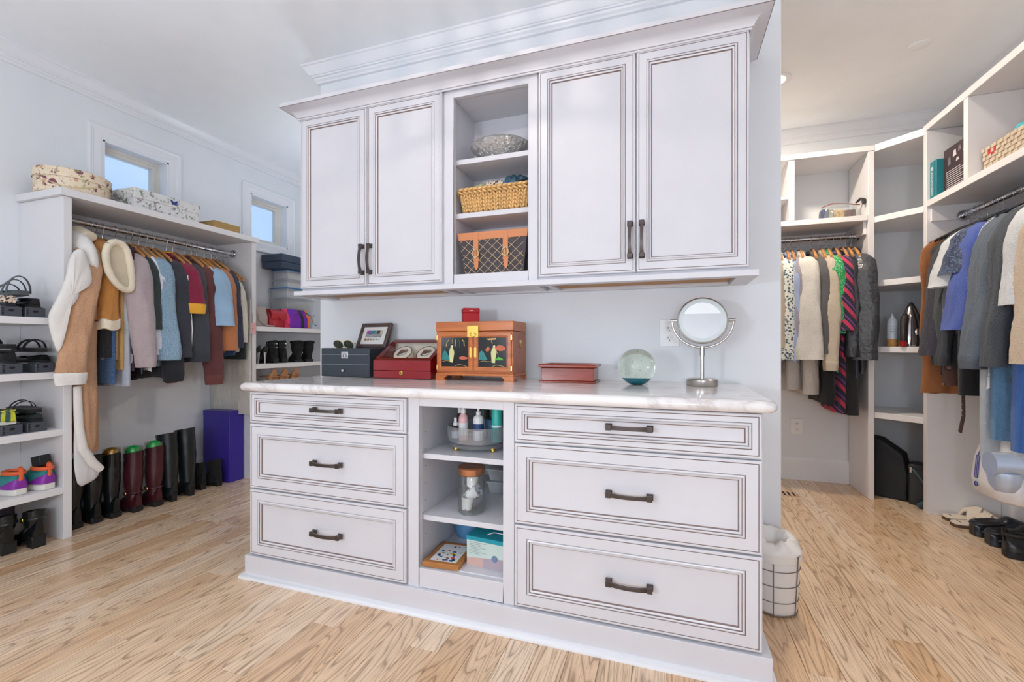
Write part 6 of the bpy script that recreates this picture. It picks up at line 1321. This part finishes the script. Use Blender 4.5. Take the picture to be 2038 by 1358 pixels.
MB().box(-.107, -.1045, .05, .105, .085, .118).build('red_lining', M_('red_cloth', (196, 24, 40), .7), t)
tag(place(MB().lathe([(.001, 0), (.03, 0), (.036, .02), (.03, .045), (.001, .055)], 14).build('folded_cloth', MATS['red_cloth']), (1.66, 3.04, R1+.125)), 'red cloth sticking out of the paper basket', 'cloth')
tag(place(MB().lathe([(.001, 0), (.03, .004), (.035, .025), (.022, .05), (.001, .056)], 14, sy=1.3).build('wrapped_gift', M_('aqua_film', (70, 176, 190), .3, bump=.8, bscale=40)), (1.64, 2.905, R1+.13)), 'aqua cellophane bundle in the paper basket', 'bundle')
t = thing('display_tray', 'black tray standing up in the paper basket', 'tray', (1.66, 2.80, R1+.125), .2); MB().box(-.006, .006, -.06, .06, 0, .085).build('tray', RUBBER, t, bevel=.004); MB().box(-.0075, -.006, -.05, .05, .012, .075).build('inset', M_('inset_grey', (90, 92, 94), .5, noise=.5, nscale=60), t)
# black bags in the corner
t = thing('garment_bag', 'tall black nylon garment bag under the corner shelves', 'bag', (1.463, 3.865, 0), -.55); NYB = M_('black_nylon', (26, 29, 36), .6, bump=.5, bscale=40)
out = [(-.105, 0), (.105, 0), (.112, .18), (.085, .315), (-.04, .405), (-.105, .415)]
MB().loft([[(a*.93, -.055, .004+b*.97) for a, b in out], [(a, -.035, b) for a, b in out], [(a, .06, b) for a, b in out], [(a*.94, .075, .004+b*.97) for a, b in out]]).build('bag', NYB, t, bevel=.012, seg=3)
MB().tube([(-.07, -.057, .02), (-.072, -.058, .20), (-.065, -.057, .39)], .003, 6).build('zip', DARK, t)
t = thing('camera_case', 'small black case with grey strap under the corner shelves', 'bag', (1.605, 3.74, 0), -.5); MB().box(-.075, .075, -.055, .075, .0, .27).build('case', M_('case_black', (34, 36, 40), .4), t, bevel=.012, seg=3); MB().box(-.078, .078, -.058, .078, .235, .262).build('lid_band', RUBBER, t, bevel=.004)
MB().tube([(-.05, -.06, .24), (-.02, -.07, .20), (.02, -.066, .13), (.06, -.06, .09)], .013, 8, flat=.2).build('strap', M_('strap_grey', (96, 116, 126), .7), t); MB().box(-.066, -.056, -.063, -.056, .215, .25).build('buckle', CHROME, t)
t = thing('umbrella_pouch', 'folded grey-blue pouch on the floor in front of the black case', 'pouch', (1.585, 3.655, 0), .25); MB().tube([(-.06, 0, .022), (-.03, 0, .024), (.05, .0, .026), (.10, 0, .022)], [.012, .022, .024, .016], 14).build('pouch', M_('pouch_blue', (54, 82, 98), .6), t)
# footwear along the right wall
def slipper(label, loc, yaw):
    t = thing('slipper', label, 'slipper', loc, yaw, 'cream fluffy slippers'); FUR = M_('cream_fur', (226, 214, 196), .95, bump=1, bscale=120)
    sole_mesh(.255, .048, .016, .35).build('sole', M_('slip_sole', (90, 66, 50), .7), t, smooth=30); sole_mesh(.250, .047, .012, .35, z0=.016).build('footbed', FUR, t, smooth=30, bevel=.004)
    for s in (-1, 1): MB().tube([(.10, s*.050, .020), (.12, s*.038, .058), (.155, 0, .080), (.19, -s*.036, .055), (.205, -s*.046, .020)], [.018, .03, .032, .03, .018], 10, flat=.35).build('strap', FUR, t)
    MB().box(.03, .036, -.016, .02, .0275, .0285).build('size_label', DARK, t); return t
slipper('far cream fluffy cross-strap slipper on the floor', (1.585, 3.468, 0), .05); slipper('near cream fluffy cross-strap slipper on the floor', (1.575, 3.362, 0), .02)
CLOG = M_('clog_black', (30, 35, 44), .28)
def clog(label, loc, yaw):
    t = thing('clog', label, 'clog', loc, yaw, 'black garden clogs'); L, W = .265, .052
    MB().loft(foot_rings(L, W, [(0, .052), (.2, .045), (.42, .06), (.6, .088), (.82, .07), (1, .03)], .3, z0=.030)).build('upper', CLOG, t, smooth=60)
    sole_mesh(L, W, .03, .3, grow=1.06).build('sole', CLOG, t, smooth=30, bevel=.004)
    MB().torus((L*.27, 0, .078), W*.80, .008, 30, 8, sx=1.7, sy=1.0).xf(T3(L*.27, 0, .078) @ RY(-.14) @ T3(-L*.27, 0, -.078)).build('collar', CLOG, t); MB().lathe([(.001, 0), (W*.76, 0), (W*.76, .001), (.001, .001)], 24, (0, 0, 0), sx=1.7, sy=.95).xf(T3(L*.27, 0, .080) @ RY(-.14)).build('opening', DARK, t)
    for s in (-1, 1): MB().tube([(.02, s*W*.92, .038), (.12, s*W*1.05, .038), (.19, s*W*1.04, .038)], .0035, 6).build('side_groove', M_('clog_grey', (86, 98, 110), .4), t)
    return t
clog('far black garden clog on the floor', (1.605, 3.240, 0), .04); clog('near black garden clog on the floor', (1.605, 3.110, 0), .02)
t = sneaker('black running shoe with red laces at the right edge', (1.60, 2.965, 0), -.1, RUBBER, BLACK, M_('black_mesh', (30, 31, 34), .8), RUBBER)
for c in t.children:
    if c.name.startswith('lace'): c.data.materials.clear(); c.data.materials.append(M_('lace_red', (200, 30, 50), .5))
